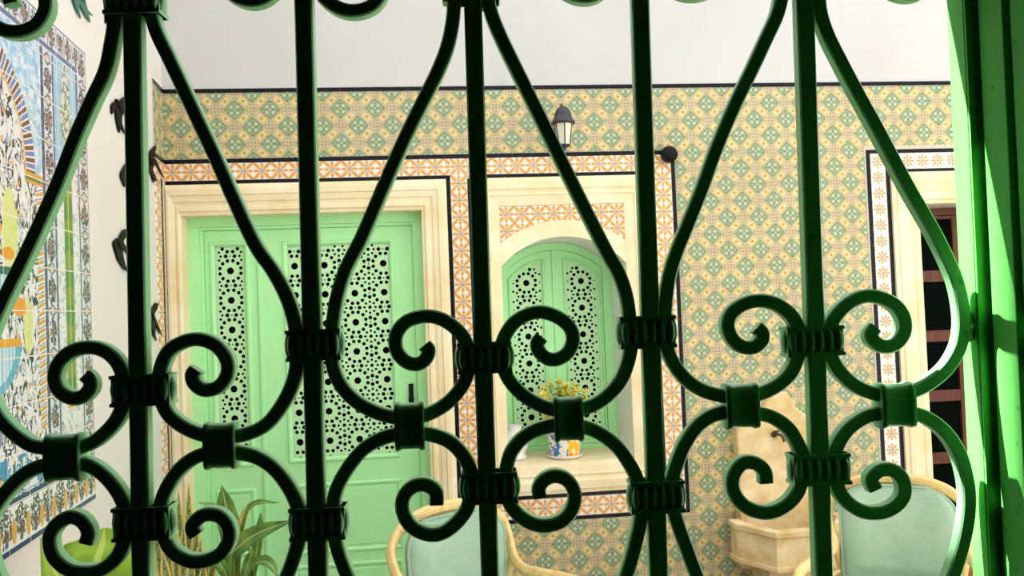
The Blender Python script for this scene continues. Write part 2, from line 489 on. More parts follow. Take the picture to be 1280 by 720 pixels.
# door + niche borders
liner_h(XC, 1.482, 2.685, 2.71, org=.687-T*20)
border_h(XC, .104, 2.586, 2.685, MT['star'])
border_h(.205, 1.345, 2.586, 2.685, MT['star'], org=.255)
liner_h(XC, .104, 2.562, 2.585)
liner_h(XN0, XN1+.025, 2.562, 2.585)
liner_v(.079, .103, .05, 2.562)
border_v(.105, .204, 0.03, 2.685, MT['star'])
liner_v(XN0-.023, XN0-.001, .5, 2.562)
liner_v(XN1+.001, XN1+.025, .665, 2.562)
border_v(1.346, 1.455, .525, 2.685, MT['star'])
liner_v(1.457, 1.481, .5, 2.685)
liner_h(XN0, XN1, .639, .663)
border_h(.207, 1.345, .526, .637, MT['star'], org=.245)
liner_h(.207, 1.456, .501, .524)
# dark door borders
liner_v(2.718, 2.744, .04, 2.688); liner_h(2.744, 4.32, 2.664, 2.688); 
border_v(2.746, 2.842, .04, 2.662, MT['star2']); border_h(2.844, 4.32, 2.564, 2.662, MT['star2'])
liner_v(2.844, 2.868, .04, 2.562); liner_h(2.868, 4.32, 2.541, 2.562)
# ---- return of the dado on the left wall
LWO = dict(parent=wall_left, yb=0)
gbl = MB().box((-.222, -.0071, 2.71), (0, 0, 3.12)).box((-.205, -.0071, 0), (0, 0, 2.71)); gbl.build('grout_bed', MT['grout'], wall_left)
liner_h(-.222, 0, 3.095, 3.12, org=-.2225, **LWO)
field(-.222, 0, 2.711, 3.095, wall_left, 0, -.2023, 3.095)
liner_h(-.222, 0, 2.685, 2.71, org=-.2225, **LWO)
border_h(-.207, -.005, 2.586, 2.685, MT['star'], wall_left, 0)
border_v(-.207, -.107, .03, 2.585, MT['star'], wall_left, 0)
liner_v(-.106, -.082, .03, 2.585, wall_left, 0)

# ---------------------------------------------------------------- stone surrounds
def ring(mb, x0, x1, z0, z1, prof, y=D, bottom=False):
    pts = []
    for i, h in prof:
        zz = z0+i if bottom else z0
        pts.append([(x0+i, y-h, zz), (x0+i, y-h, z1-i), (x1-i, y-h, z1-i), (x1-i, y-h, zz)])
    for a, b in zip(pts, pts[1:]):
        for k in range(4 if bottom else 3):
            k2 = (k+1) % 4
            mb.add([a[k], a[k2], b[k2], b[k]], [(0, 1, 2, 3)])
def surround(name, x0, x1, z0, z1, prof, bottom=False):
    mb = MB(); ring(mb, x0, x1, z0, z1, prof, bottom=bottom); return mb
PROF = [(0, 0), (0, .020), (.022, .026), (.03, .034), (.052, .034), (.058, .028), (.085, .024), (.09, .016), (.105, .014), (.112, .022), (.128, .022), (.135, .012), (.15, .008), (.15, -.12)]
DS = MB()
def uring(mb, L, Rr, Tt, hs):                    # L,Rr,Tt: insets from left, right, top at each step
    P_ = []
    for l, r, t, h in zip(L, Rr, Tt, hs): P_.append([(l, D-h, 0), (l, D-h, t), (r, D-h, t), (r, D-h, 0)])
    for a, b in zip(P_, P_[1:]):
        for k in range(3): mb.add([a[k], a[k+1], b[k+1], b[k]], [(0, 1, 2, 3)])
fr = [0, 0, .12, .16, .34, .38, .56, .60, .70, .75, .86, .90, 1.0, 1.0]
hs = [0, .022, .027, .036, .036, .029, .025, .017, .015, .023, .023, .013, .009, -.11]
uring(DS, [XC+.003+f*(DOOR[0]+.002-XC-.003) for f in fr], [.078+f*(DOOR[1]-.002-.078) for f in fr], [2.561+f*(DOOR[2]-.002-2.561) for f in fr], hs)
DS.build('stone_surround', MT['stone'], wall_back, merge=True)
NS = MB(); N_ = []
nfr = [0, 0, .10, .14, .40, .44, .50, .55, .62, .66, .90, 1.0, 1.0]; nh = [0, .024, .028, .033, .033, .026, .022, .022, .028, .022, .016, .012, -.003]
for f, h in zip(nfr, nh):
    l = XN0+f*(NICHE[0]-XN0); r = XN1+f*(NICHE[1]-XN1); t = 2.561+f*(2.392-2.561); bz = .665+f*(NICHE[2]-.665)
    N_.append([(l, D-h, bz), (l, D-h, t), (r, D-h, t), (r, D-h, bz)])
for a, b in zip(N_, N_[1:]):
    for k in range(4):
        k2 = (k+1) % 4; NS.add([a[k], a[k2], b[k2], b[k]], [(0, 1, 2, 3)])
NS.build('stone_surround', MT['stone'], wall_back, merge=True)
# arch stone (also the soffit of the niche)
def arc(r, x0, x1, n=18): return [(x0+(x1-x0)*k/n, ACZ+math.sqrt(max(0, r*r-(x0+(x1-x0)*k/n-ACX)**2))) for k in range(n+1)]
ext = arc(AE, NICHE[0], NICHE[1]); itr = arc(AR, NICHE[0], NICHE[1])
AS = MB()
for k in range(18): AS.prism([itr[k], itr[k+1], ext[k+1], ext[k]], D-.010, D+.03)
AS.build('arch_stone', MT['stone'], wall_back, merge=True)
SF = MB()
for k in range(18): SF.prism([itr[k], itr[k+1], (itr[k+1][0], 2.205), (itr[k][0], 2.205)], D+.028, D+.5)
SF.build('arch_soffit', MT['reveal'], wall_back, merge=True)
# spandrel star tiles, cut along the arch
for i in range(8):
    for j in range(4):
        x0 = NICHE[0]-.006+i*TB*.96; x1 = min(x0+TB*.96, NICHE[1]+.004); z1 = 2.391-j*TB; z0 = z1-TB
        if x1-x0 < .01: continue
        cx = (x0+x0+TB*.96)/2; cz = (z0+z1)/2; n = 6; low = []
        for k in range(n+1):
            xx = x0+(x1-x0)*k/n; low.append((xx, max(z0, ACZ+math.sqrt(max(0, AE*AE-(xx-ACX)**2))+.001)))
        if all(q[1] >= z1-.002 for q in low): continue
        low = [(x_, min(q, z1-.0005)) for x_, q in low]
        mb = MB()
        for k in range(n):
            (xa, za), (xb, zb_) = low[k], low[k+1]
            if z1-za < .001 and z1-zb_ < .001: continue
            mb.prism([(xa-cx, za-cz), (xb-cx, zb_-cz), (xb-cx, z1-.0006-cz), (xa-cx, z1-.0006-cz)], -.007, .002)
        me = mb.mesh('spandrel_tile'); me.materials.append(MT['star'])
        inst(me, 'spandrel_tile', wall_back, (cx, D, cz))
# niche lining
NL = MB().box((NICHE[0]-.004, D+.004, NICHE[2]), (NICHE[0]+.001, D+.5, 2.2)).box((NICHE[1]-.001, D+.004, NICHE[2]), (NICHE[1]+.004, D+.5, 2.2))
NL.build('niche_jamb', MT['reveal'], wall_back)
MB().box((NICHE[0], D-.002, NICHE[2]-.03), (NICHE[1], D+.5, NICHE[2]+.001)).build('niche_sill', MT['stone'], wall_back)
# dark door surround
RS = MB(); P_ = []
for f, h in zip(fr, hs):
    l = 2.869+f*(RDOOR[0]+.002-2.869); r = 4.2+f*(RDOOR[1]-.002-4.2); t = 2.540+f*(RDOOR[2]-.002-2.54)
    P_.append([(l, D-h-.004, 0), (l, D-h-.004, t), (r, D-h-.004, t), (r, D-h-.004, 0)])
for a, b in zip(P_, P_[1:]):
    for k in range(3): RS.add([a[k], a[k+1], b[k+1], b[k]], [(0, 1, 2, 3)])
RS.build('stone_surround', MT['stone'], wall_back, merge=True)
struct(MB().box((2.70, D-.34, 0), (4.3, D-.012, .034)).build('trim_1', MT['terracotta'], bevel=.006))

# ================================================================== DOORS
PL = .176                                       # pitch of the pierced star pattern
def hole(cx, cz, r, n=6, ang=0, st=1.0):
    out = []
    for k in range(n):
        a = 2*PI*k/n; p = (r*math.cos(a)*st, r*math.sin(a)); out.append((cx+p[0]*math.cos(ang)-p[1]*math.sin(ang), cz+p[0]*math.sin(ang)+p[1]*math.cos(ang)))
    return out
def lattice(name, w, h, ncol, top_off, mat, parent, loc, arch=None, th=.006):
    """pierced board: local x 0..w, z 0..h, holes of the star pattern; arch(x) gives the top"""
    P = PL; cu = bpy.data.curves.new(name, 'CURVE'); cu.dimensions = '2D'; cu.fill_mode = 'BOTH'; cu.extrude = th/2
    def poly(pts):
        sp = cu.splines.new('POLY'); sp.points.add(len(pts)-1)
        for q, p in zip(sp.points, pts): q.co = (p[0], p[1], 0, 1)
        sp.use_cyclic_u = True
    top = arch or (lambda x: h)
    if arch: poly([(0, 0), (w, 0)]+[(w-w*k/12, top(w-w*k/12)) for k in range(13)])
    else: poly([(0, 0), (w, 0), (w, h), (0, h)])
    hs_ = []
    x0 = (w-(ncol-1)*P)/2; nrow = int(h/P)+3
    for c in range(-1, ncol+1):
        for r in range(-1, nrow):
            cx = x0+c*P; cz = h-top_off-r*P
            L = [(0, 0, .105, 10, 0, 1)]
            for k in range(12):
                a = PI/12+k*PI/6; L.append((.355*math.cos(a), .355*math.sin(a), .052, 6, a, 1.0))
            L += [(-.145, .5, .056, 6, 0, 1), (.145, .5, .056, 6, 0, 1), (.5, .145, .056, 6, 0, 1), (.5, -.145, .056, 6, 0, 1), (.5, .5, .05, 6, 0, 1)]
            L += [(sx*.365, sz*.365, .036, 6, 0, 1) for sx in (-1, 1) for sz in (-1, 1)]
            L += [(.5, .31, .036, 6, 0, 1), (.5, -.31, .036, 6, 0, 1), (.31, .5, .036, 6, 0, 1), (-.31, .5, .036, 6, 0, 1)]
            L += [(0, .5, .024, 5, 0, 1), (.5, 0, .024, 5, 0, 1)]
            for (hx, hz, r_, n, a, st) in L:
                qx, qz, q = cx+hx*P, cz+hz*P, r_*P*(1.15 if r_ > .1 else 1.32)
                if qx-q < .004 or qx+q > w-.004 or qz-q < .004 or qz+q > min(top(qx-q), top(qx+q))-.004: continue
                hs_.append(hole(qx, qz, q, n, a, st))
    for p in hs_: poly(p)
    tmp = bpy.data.objects.new(name, cu); COL.objects.link(tmp)
    bpy.context.view_layer.update()
    dg = bpy.context.evaluated_depsgraph_get()
    me = bpy.data.meshes.new_from_object(tmp.evaluated_get(dg)); me.name = name
    bpy.data.objects.remove(tmp, do_unlink=True); bpy.data.curves.remove(cu)
    me.materials.clear(); me.materials.append(mat)
    o = bpy.data.objects.new(name, me); link(o, parent); o.location = loc; o.rotation_euler = (PI/2, 0, 0)
    return o
def panel_ring(x0, x1, z0, z1, y, w, h, name, mat, parent):
    mb = MB(); P_ = []
    for i, q in ((0, 0), (w*.25, h), (w*.6, h), (w, 0), (w, -h*.3)):
        P_.append([(x0+i, y-q, z0+i), (x0+i, y-q, z1-i), (x1-i, y-q, z1-i), (x1-i, y-q, z0+i)])
    for a, b in zip(P_, P_[1:]):
        for k in range(4):
            k2 = (k+1) % 4; mb.add([a[k], a[k2], b[k2], b[k]], [(0, 1, 2, 3)])
    return mb.build(name, mat, parent, merge=True)
# ---- big pale green door
DY = D+.10
door1 = struct(empty('door_1', (0, 0, 0)))
door1['label'] = 'pale green wooden double door with pierced star panels'
fm = MB()
fx0, fx1, fz1 = DOOR[0]+.001, DOOR[1]-.001, DOOR[2]-.001
fm.box((fx0, DY, 0), (fx0+.065, DY+.09, fz1-.0555)); fm.box((fx1-.062, DY, 0), (fx1, DY+.09, fz1-.0555)); fm.box((fx0, DY, fz1-.055), (fx1, DY+.09, fz1))
fm.box((fx0+.0655, DY+.015, 0), (fx0+.085, DY+.09, fz1-.076)); fm.box((fx0+.0655, DY+.015, fz1-.075), (fx1-.0625, DY+.09, fz1-.0555))
fm.build('door_frame', MT['door'], door1)
LY = DY+.03                                      # front of the leaves
def WX(x, y, d): return W(x, y, d).x
def WZ(x, y, d): return W(x, y, d).z
def leaf(x0, x1, z1, lx0, lx1, lz0, lz1, ncol, toff, lows, name='door_leaf', parent=door1, arch=None, ly=None, z0=.02):
    ly = LY if ly is None else ly
    m = MB(); th = .045
    if arch is None:
        m.box((x0, ly, z0), (lx0, ly+th, z1)); m.box((lx1, ly, z0), (x1, ly+th, z1)); m.box((lx0, ly, lz1), (lx1, ly+th, z1))
    else:
        for p, q in ((x0, lx0), (lx1, x1)):
            m.prism([(p, z0), (q, z0)]+[(q+(p-q)*k/5, arch(q+(p-q)*k/5, 0)) for k in range(6)], ly, ly+th)
        n = 10
        for k in range(n):
            a = lx0+(lx1-lx0)*k/n; b = lx0+(lx1-lx0)*(k+1)/n
            m.prism([(a, arch(a, 1)), (b, arch(b, 1)), (b, arch(b, 0)), (a, arch(a, 0))], ly-.001, ly+th)
    m.box((lx0, ly, z0), (lx1, ly+th, lz0))
    lf = m.build(name, MT['door'], parent, merge=(arch is not None))
    MB().box((lx0-.005, ly+.030, lz0-.005), (lx1+.005, ly+.036, lz1 + (.0 if arch is None else .12))).build('dark_backing', MT['glass_dark'], lf)  # dark sheet stands in for the unlit interior seen through the holes
    if arch is None:
        panel_ring(lx0-.022, lx1+.022, lz0-.022, lz1+.022, ly, .03, .012, 'panel_moulding', MT['door'], lf)
        lattice('pierced_panel', lx1-lx0, lz1-lz0, ncol, toff, MT['lattice'], lf, (lx0, ly+.014, lz0))
    else:
        lattice('pierced_panel', lx1-lx0, arch((lx0+lx1)/2, 1)-lz0, ncol, toff, MT['lattice'], lf, (lx0, ly+.014, lz0), arch=lambda x: arch(lx0+x, 1)-lz0)
    for a, b in lows:
        panel_ring(lx0-.02, lx1+.02, a, b, ly, .028, .010, 'panel_moulding', MT['door'], lf)
        MB().box((lx0+.02, ly-.004, a+.04), (lx1-.02, ly+.01, b-.04)).build('raised_panel', MT['door'], lf, bevel=.004)
    return lf
xl0 = fx0+.087; xm = WX(325, 350, LY); xr1 = fx1-.062
lzt = WZ(290, 306, LY); lzb = WZ(290, 580, LY)
lf1 = leaf(xl0, xm-.003, fz1-.077, WX(266.5, 320, LY), WX(307, 320, LY), lzb, lzt, 1, .155, [(WZ(300, 677, LY), WZ(300, 611, LY)), (.12, WZ(300, 677, LY)-.06)])
rzt = WZ(420, 304, LY); rzb = WZ(430, 571, LY)
lf2 = leaf(xm+.003, xr1-.002, fz1-.077, WX(357.5, 320, LY), WX(488, 320, LY), rzb, rzt, 4, .13, [(WZ(460, 688, LY), WZ(460, 600, LY)), (.12, WZ(460, 688, LY)-.06)])
MB().box((xm-.012, LY-.012, .03), (xm+.014, LY-.0005, fz1-.08)).build('cover_strip', MT['door'], lf2, bevel=.004)
hk = MB(); hx = WX(514, 490, LY)
hz = WZ(514, 492, LY)
hk.lathe([(.0, .065), (.007, .05), (.012, .03), (.008, .01), (.014, -.01), (.017, -.035), (.010, -.06), (.014, -.075), (.0, -.085)], (hx, LY-.02, hz), 12)
hk.box((hx-.014, LY-.008, hz-.1), (hx+.014, LY, hz+.06))
hk.build('door_knocker', MT['black'], lf2)

# ---- dark brown glazed door on the right
d2 = struct(empty('door_2', (0, 0, 0))); d2['label'] = 'red-brown wooden door with dark glass panes'
RY = D+.26
m = MB(); m.box((RDOOR[0]+.001, RY, 0), (RDOOR[0]+.06, RY+.07, RDOOR[2]-.001)); m.box((RDOOR[1]-.06, RY, 0), (RDOOR[1]-.001, RY+.07, RDOOR[2]-.001)); m.box((RDOOR[0]+.06, RY, RDOOR[2]-.05), (RDOOR[1]-.06, RY+.07, RDOOR[2]-.001))
m.build('door_frame', MT['brown'], d2)
sx0 = WX(1191, 350, RY+.01); sx1 = WX(1202, 350, RY+.01)
rails = [(WZ(1172, a, RY+.01), WZ(1172, b, RY+.01)) for a, b in ((274, 258), (352, 338), (427, 413), (502, 488), (580, 566), (656, 642))]
for (a, b) in ((RDOOR[0]+.062, (sx0+sx1)/2-.002+.04), ((sx0+sx1)/2+.002+.04, RDOOR[1]-.062)):
    st = .055
    m = MB(); m.box((a, RY+.01, .02), (a+st, RY+.055, RDOOR[2]-.052)); m.box((b-st, RY+.01, .02), (b, RY+.055, RDOOR[2]-.052)); m.box((a+st, RY+.01, .02), (b-st, RY+.055, .16))
    lf = m.build('door_leaf', MT['brown'], d2)
    for k, (z0, z1) in enumerate(rails):
        MB().box((a+st, RY+.012, z0), (b-st, RY+.05, z1 if k else RDOOR[2]-.054)).build('glazing_bar', MT['brown'], lf)
    zl = [r[0] for r in rails]+[.16]; zh = [r[1] for r in rails][1:]+[.16]
    for k in range(len(rails)):
        lo = rails[k+1][1] if k+1 < len(rails) else .16
        MB().box((a+st, RY+.03, lo), (b-st, RY+.034, rails[k][0])).build('glass_pane', MT['glass_dark'], lf)

# ---- arched shutters in the niche
w1 = struct(empty('window_1', (0, 0, 0))); w1['label'] = 'arched pale green shutters with pierced panels in the stone niche'
NY = D+.40
def narch(off): return lambda x: ACZ+math.sqrt(max(0, (AR-off)**2-(x-ACX)**2))
m = MB(); n = 18
nx0, nx1 = NICHE[0]+.002, NICHE[1]-.002
cmx = WX(682, 420, NY+.02)
FWd = .058
for k in range(n):
    a = nx0+(nx1-nx0)*k/n; b = nx0+(nx1-nx0)*(k+1)/n
    fo, fi = narch(.002), narch(.05)
    m.prism([(a, fi(a)), (b, fi(b)), (b, fo(b)), (a, fo(a))], NY-.003, NY+.078)
for p, q in ((nx0, nx0+FWd), (nx1-FWd, nx1)):
    m.prism([(p, NICHE[2]+.002), (q, NICHE[2]+.002)]+[(q+(p-q)*k/5, narch(.03)(q+(p-q)*k/5)) for k in range(6)], NY, NY+.08)
m.box((nx0+.0005, NY-.002, NICHE[2]+.002), (nx1-.0005, NY+.079, NICHE[2]+.03))
m.build('window_frame', MT['door'], w1)
def sarch(x, k): return narch(.052 if k == 0 else .115)(x)
lat_b = WZ(716, 540, NY+.02)
ml = (WX(697.5, 400, NY+.02), WX(736, 400, NY+.02)); wl_ = ml[1]-ml[0]
cmx = ACX+.0
gapm = ml[0]-WX(682.5, 400, NY+.02)
lR = leaf(cmx+.002, nx1-FWd-.002, 0, cmx+gapm, cmx+gapm+wl_, lat_b, 1.98, 1, .10, [], 'shutter_leaf', w1, sarch, NY+.02, NICHE[2]+.032)
lL = leaf(nx0+FWd+.002, cmx-.002, 0, cmx-gapm-wl_, cmx-gapm, lat_b, 1.98, 1, .10, [], 'shutter_leaf', w1, sarch, NY+.02, NICHE[2]+.032)
for lf, (a, b) in ((lR, (cmx+gapm, cmx+gapm+wl_)), (lL, (cmx-gapm-wl_, cmx-gapm))):
    m = MB(); pth = [(a-.012, NY+.016, lat_b-.012), (b+.012, NY+.016, lat_b-.012)]+[(b+.012-(b-a+.024)*k/10, NY+.016, narch(.103)(b+.012-(b-a+.024)*k/10)) for k in range(11)]
    m.tube(pth, .008, 6, closed=True, upv=(0, 1, 0)); m.build('panel_moulding', MT['door'], lf)
    MB().box((a-.01, NY+.016, NICHE[2]+.06), (b+.01, NY+.0195, lat_b-.05)).build('raised_panel', MT['door'], lf)
MB().box((cmx-.010, NY+.008, NICHE[2]+.034), (cmx+.010, NY+.0195, sarch(cmx, 0))).build('cover_strip', MT['door'], lR)

#PART2
# ================================================================== PAINTED TILE PICTURE ON THE LEFT WALL
T2 = .1536; PS0, PZ0, NP = 1.262, 1.067, 12
panel = empty('tile_picture', (-PS0, 0, PZ0), 0, None)
panel.location = Vector((XC, D, 0))+LV*(-PS0)+Vector((0, 0, PZ0)); panel.rotation_euler = (0, 0, LROT)
tag(panel, 'hand painted blue and white tile picture with arch, columns and tiered vase on left wall', 'tile picture')
def picture_mat():
    m, b = newmat('painted_picture_tile', .2, .45)
    x, y, z, v = coords('Object', panel)
    S = T2*NP
    U = S/2-((x*-1.0)-S/2).abs(); Vv = z
    vec = comb(x, 0.0, z)
    n1 = noise(vec, 27, 3, .6, .6); n2 = noise(vec, 46, 2, .5, .4); n3 = noise(vec, 16, 2); n4 = noise(vec, 85, 2, .5, .5)
    ad = lambda a: a
    white = mixc(rgb((246, 244, 240)), rgb((226, 232, 238)), n3)
    wu = U+(n2-.5)*.010; wv = Vv+(n1-.5)*.010
    # --- inner scene: scribbled branches, leaves, flowers
    col = white
    br = (noise(comb(x*1.4, 0.0, z*.7), 15, 2, .5, 1.2)-.5).abs()
    col = mixc(col, rgb((150, 160, 190)), (n1 > .60)*.7)
    col = mixc(col, rgb((120, 160, 90)), (n2 > .66)*.9)
    col = mixc(col, rgb((232, 172, 84)), (noise(vec, 30, 2, .5, .3) > .635)*.95)
    col = mixc(col, rgb((60, 58, 66)), (br < .035)*(n3 > .42))
    # --- yellow-green trees
    def blob(cu, cv, ru, rv): return (((U-cu)/ru)*((U-cu)/ru)+((Vv-cv)/rv)*((Vv-cv)/rv)+(n1-.5)*1.6) < 1.0
    yg = mixc(rgb((206, 220, 120)), rgb((240, 236, 170)), n2)
    for q in ((.72, 1.03, .055, .14), (.85, 1.30, .075, .17), (.60, .72, .035, .10)): col = mixc(col, yg, blob(*q))
    # --- tiered vase
    for (cv, hw, hh) in ((.655, .265, .17), (.885, .21, .13)):
        rr = ((.9215-U)/hw)*((.9215-U)/hw)+((Vv-cv)/hh)*((Vv-cv)/hh)
        bowl = (rr < 1.0)*(Vv < cv)
        st = ((U*260.0).sin() > .2)
        bl = mixc(rgb((150, 200, 224)), rgb((232, 242, 246)), st*.8)
        bl = mixc(bl, rgb((70, 170, 200)), (rr > .72)*.8)
        col = mixc(col, bl, bowl)
        col = mixc(col, rgb((236, 168, 50)) if hw > .25 else rgb((40, 110, 90)), rng(Vv, cv-.004, cv+.022)*((.9215-U).abs() < hw))
    for q in ((.735, .95, .045, .022), (.66, .78, .05, .03)): col = mixc(col, rgb((240, 160, 40)), blob(*q))
    col = mixc(col, rgb((96, 120, 176)), blob(.86, .42, .07, .10)*.8)
    # --- arch of brown and blue voussoirs with pale blue arabesque around it
    au = U-.9215; av = Vv-1.243; ar = hyp(au, av); an = X.m('ARCTAN2', av, au)
    ara = mixc(rgb((128, 190, 226)), rgb((238, 244, 250)), (n1-.38)*4.0)
    ara = mixc(ara, rgb((236, 170, 110)), (n2 > .68)*.8)
    up = (Vv > 1.243)
    col = mixc(col, ara, up*(ar > .40)*(U > .455))
    fz = (an*9.0).fract()
    vs_ = mixc(rgb((244, 240, 236)), rgb((128, 84, 56)), rng(fz, .08, .42)); vs_ = mixc(vs_, rgb((120, 140, 200)), rng(fz, .55, .92))
    col = mixc(col, vs_, up*rng(ar, .335, .405))
    col = mixc(col, rgb((240, 190, 120)), up*rng(ar, .322, .335))
    col = mixc(col, rgb((220, 170, 60)), rng(Vv, 1.205, 1.243)*rng(U, .455, .60)); col = mixc(col, rgb((110, 130, 60)), rng(Vv, 1.215, 1.228)*rng(U, .455, .60))
    # --- twisted column of orange and blue rungs
    lad = mixc(rgb((246, 242, 236)), rgb((220, 164, 72)), ((Vv/.030+(U-.49)*8.0).fract() < .42)); lad = mixc(lad, rgb((110, 128, 170)), rng((Vv/.030+(U-.49)*8.0).fract(), .55, .75)*.8)
    col = mixc(col, lad, rng(U, .458, .515)*rng(Vv, .36, 1.2))
    # --- lower blue steps
    col = mixc(col, rgb((70, 150, 190)), rng(Vv, .19, .30)*(n3 > .5)*(U > .46))
    # --- side bay: cypress on blue above, green pillar below
    bay = rng(U, .115, .335)
    bluebg = mixc(rgb((120, 184, 226)), rgb((206, 228, 240)), n3)
    cyp = ((U-.225).abs()*5.2+(Vv-1.52).abs()*1.0+(n1-.5)*.5) < .30
    bluebg = mixc(bluebg, mixc(rgb((232, 228, 216)), rgb((150, 156, 130)), (n2 > .5)), cyp)
    lowbg = mixc(white, rgb((176, 190, 200)), (n1 > .57)*.8); lowbg = mixc(lowbg, rgb((230, 176, 96)), (n2 > .64)); lowbg = mixc(lowbg, rgb((70, 110, 80)), (noise(vec, 44, 2) > .66)*.8)
    pil = mixc(rgb((88, 140, 64)), rgb((146, 160, 60)), ((Vv*46.0+n1*3.0).sin() > .1)*.7); pil = mixc(pil, rgb((214, 206, 120)), ((U-.225).abs() < .004))
    lowbg = mixc(lowbg, pil, ((U-.225).abs() < .042)*rng(Vv, .46, 1.26))
    lowbg = mixc(lowbg, rgb((226, 170, 70)), ((U-.225).abs() < .045)*(rng(Vv, .40, .46)+rng(Vv, 1.26, 1.29)))
    bayc = mixc(lowbg, bluebg, Vv > 1.33)
    col = mixc(col, bayc, bay)
    # --- floral strips with rosettes
    def floral(L, A):                            # L along, A across (centred, -1..1)
        p = (L/T2).fract()-.5
        r = hyp(p*1.35, A*.50)
        c = mixc(rgb((240, 240, 242)), rgb((210, 214, 226)), n3)
        c = mixc(c, rgb((84, 78, 84)), ((r+(n2-.5)*.7) < .44)*(n4 > .44))
        c = mixc(c, rgb((150, 118, 104)), ((r+(n1-.5)*.5) < .20))
        c = mixc(c, rgb((70, 78, 80)), rng((p.abs()*2.0+(n2-.5)*.3)-A.abs()*.3, .66, .80)*.8)
        c = mixc(c, rgb((226, 164, 110)), (p.abs() > .46)*(A.abs() < .7)*.8)
        return c
    strip = floral(Vv, (U-.3925)/.0375)
    col = mixc(col, strip, rng(U, .355, .43))
    blue = mixc(rgb((112, 124, 166)), rgb((88, 98, 138)), n3)
    col = mixc(col, blue, rng(U, .337, .353)+rng(U, .097, .113)); col = mixc(col, rgb((54, 66, 110)), rng(U, .432, .456)*.9)
    # --- outer border
    top = S-Vv
    edge = xmin(U, top)
    side = floral(Vv, (U-.052)/.045); topb = floral(x*2.0, (top-.055)/.048)
    bord = mixc(side, topb, top < U)
    col = mixc(col, bord, (edge < .100))
    col = mixc(col, blue, rng(edge, .100, .118)*(top < .3))
    col = mixc(col, rgb((232, 232, 240)), rng(top, .118, .124))
    col = mixc(col, rgb((86, 92, 130)), edge < .008)
    # --- bottom border of standing flowers
    q = (x/.105).fract()-.5; qv = Vv-.088
    fl_ = mixc(rgb((246, 244, 242)), rgb((92, 96, 96)), ((hyp(q*1.1, (qv-.005)*9.0)+(n2-.5)*.8) < .50)*(n4 > .45))
    fl_ = mixc(fl_, rgb((226, 172, 84)), ((hyp((q.abs()-.5)*2.2, (qv+.02)*9.0) < .36)))
    fl_ = mixc(fl_, rgb((126, 88, 74)), (hyp(q*1.5, (qv+.025)*16.0)+(n1-.5)*.5) < .26)
    fl_ = mixc(fl_, rgb((84, 90, 124)), (hyp(q*2.0, (qv+.05)*22.0)) < .22)
    col = mixc(col, fl_, Vv < .150)
    navy = rgb((44, 62, 112))
    col = mixc(col, navy, rng(Vv, .150, .172)+(Vv < .020)); col = mixc(col, rgb((170, 190, 214)), rng(Vv, .176, .182))
    col = mixc(col, (0, 0, 0), .14)
    setc(b, col); bump(b, noise(vec, 30, 2), .05, .002)
    return m
MT['picture'] = picture_mat()
MB().box((-T2*NP, -.0093, 0), (0, .0005, T2*NP)).build('grout_bed', mottled('pale_grout', (.74, .66, .60), (.80, .72, .66), 20, .9, .1, 0), panel)
pt = tile_mesh('picture_tile', -T2/2, T2/2, -T2/2, T2/2, MT['picture'], .008, .0015, .0011)
for i in range(NP):
    for j in range(NP): inst(pt, 'picture_tile', panel, (-(i+.5)*T2, -.002, (j+.5)*T2))

# ---- swallows on the left wall
BIRDS = [
 ('black ceramic swallow on cream wall, highest of the black ones', 'black',
  [(137,143),(136.8,131),(139,127.5),(145,127.5),(150,123),(158,118),(166,113),(160,124),(156,131),(160,137),(168,150),(158,144),(152,141),(149.5,146),(149.5,154),(154,168.5),(149,160),(147.8,159),(146.5,166),(143.5,152),(142,140),(141,136.5),(139.5,138)], (146, 133)),
 ('black ceramic swallow whose head shows left of the green bar, second row', 'black',
  [(148.5,222),(148.5,216),(152,209),(157,203),(161,199),(172,192),(166,208),(170,215),(174,232),(164,224),(160,227),(156,222),(155,223),(153,234),(151,227)], (157, 214)),
 ('black ceramic swallow with long tail beside the orange tile border', 'black',
  [(178,205),(186,188),(191.5,182),(193,185),(190,192),(188.5,197),(192,199),(196,208),(203,223),(198,217),(192,206),(189,204),(188.5,212),(191,219),(194,227.5),(190.5,223),(189.8,228.5),(187,218),(182,212)], (186, 202)),
 ('black ceramic swallow in full view at mid height of cream wall', 'black',
  [(155.5,286),(151,288),(146,297),(140,301),(139,305),(141.5,313),(145,325),(152,336),(157,339.5),(153,329),(150.5,317),(151.5,310),(156,316),(160,323),(164,338),(163,326),(159,313),(153,306),(151,302),(154,297),(156,290)], (146, 306)),
 ('lowest black ceramic swallow, mostly behind a green bar', 'black',
  [(180,398),(188,385),(192,378.5),(195.5,380),(194,386),(190.5,392),(191,396),(196,408),(200,420),(195,412),(192,405),(191.5,418),(193,426),(190,420),(186,408)], (188, 396)),
 ('teal green ceramic swallow at the top above the tile picture', 'teal',
  [(84,-25),(100,-30),(106,-10),(103,0),(106,12),(113.5,20),(107,17),(109.5,28),(102,16),(96,4),(94.5,8),(97.5,23),(91,8),(88,-2)], (97, -8)),
]
MT['bird'] = newmat('black_ceramic', .5, .1)[0]; setc(MT['bird'].node_tree.nodes['Principled BSDF'], (.004, .004, .0045))
MT['bird_teal'] = mottled('teal_ceramic', (.0, .09, .06), (.01, .16, .11), 30, .25, .5, 0)
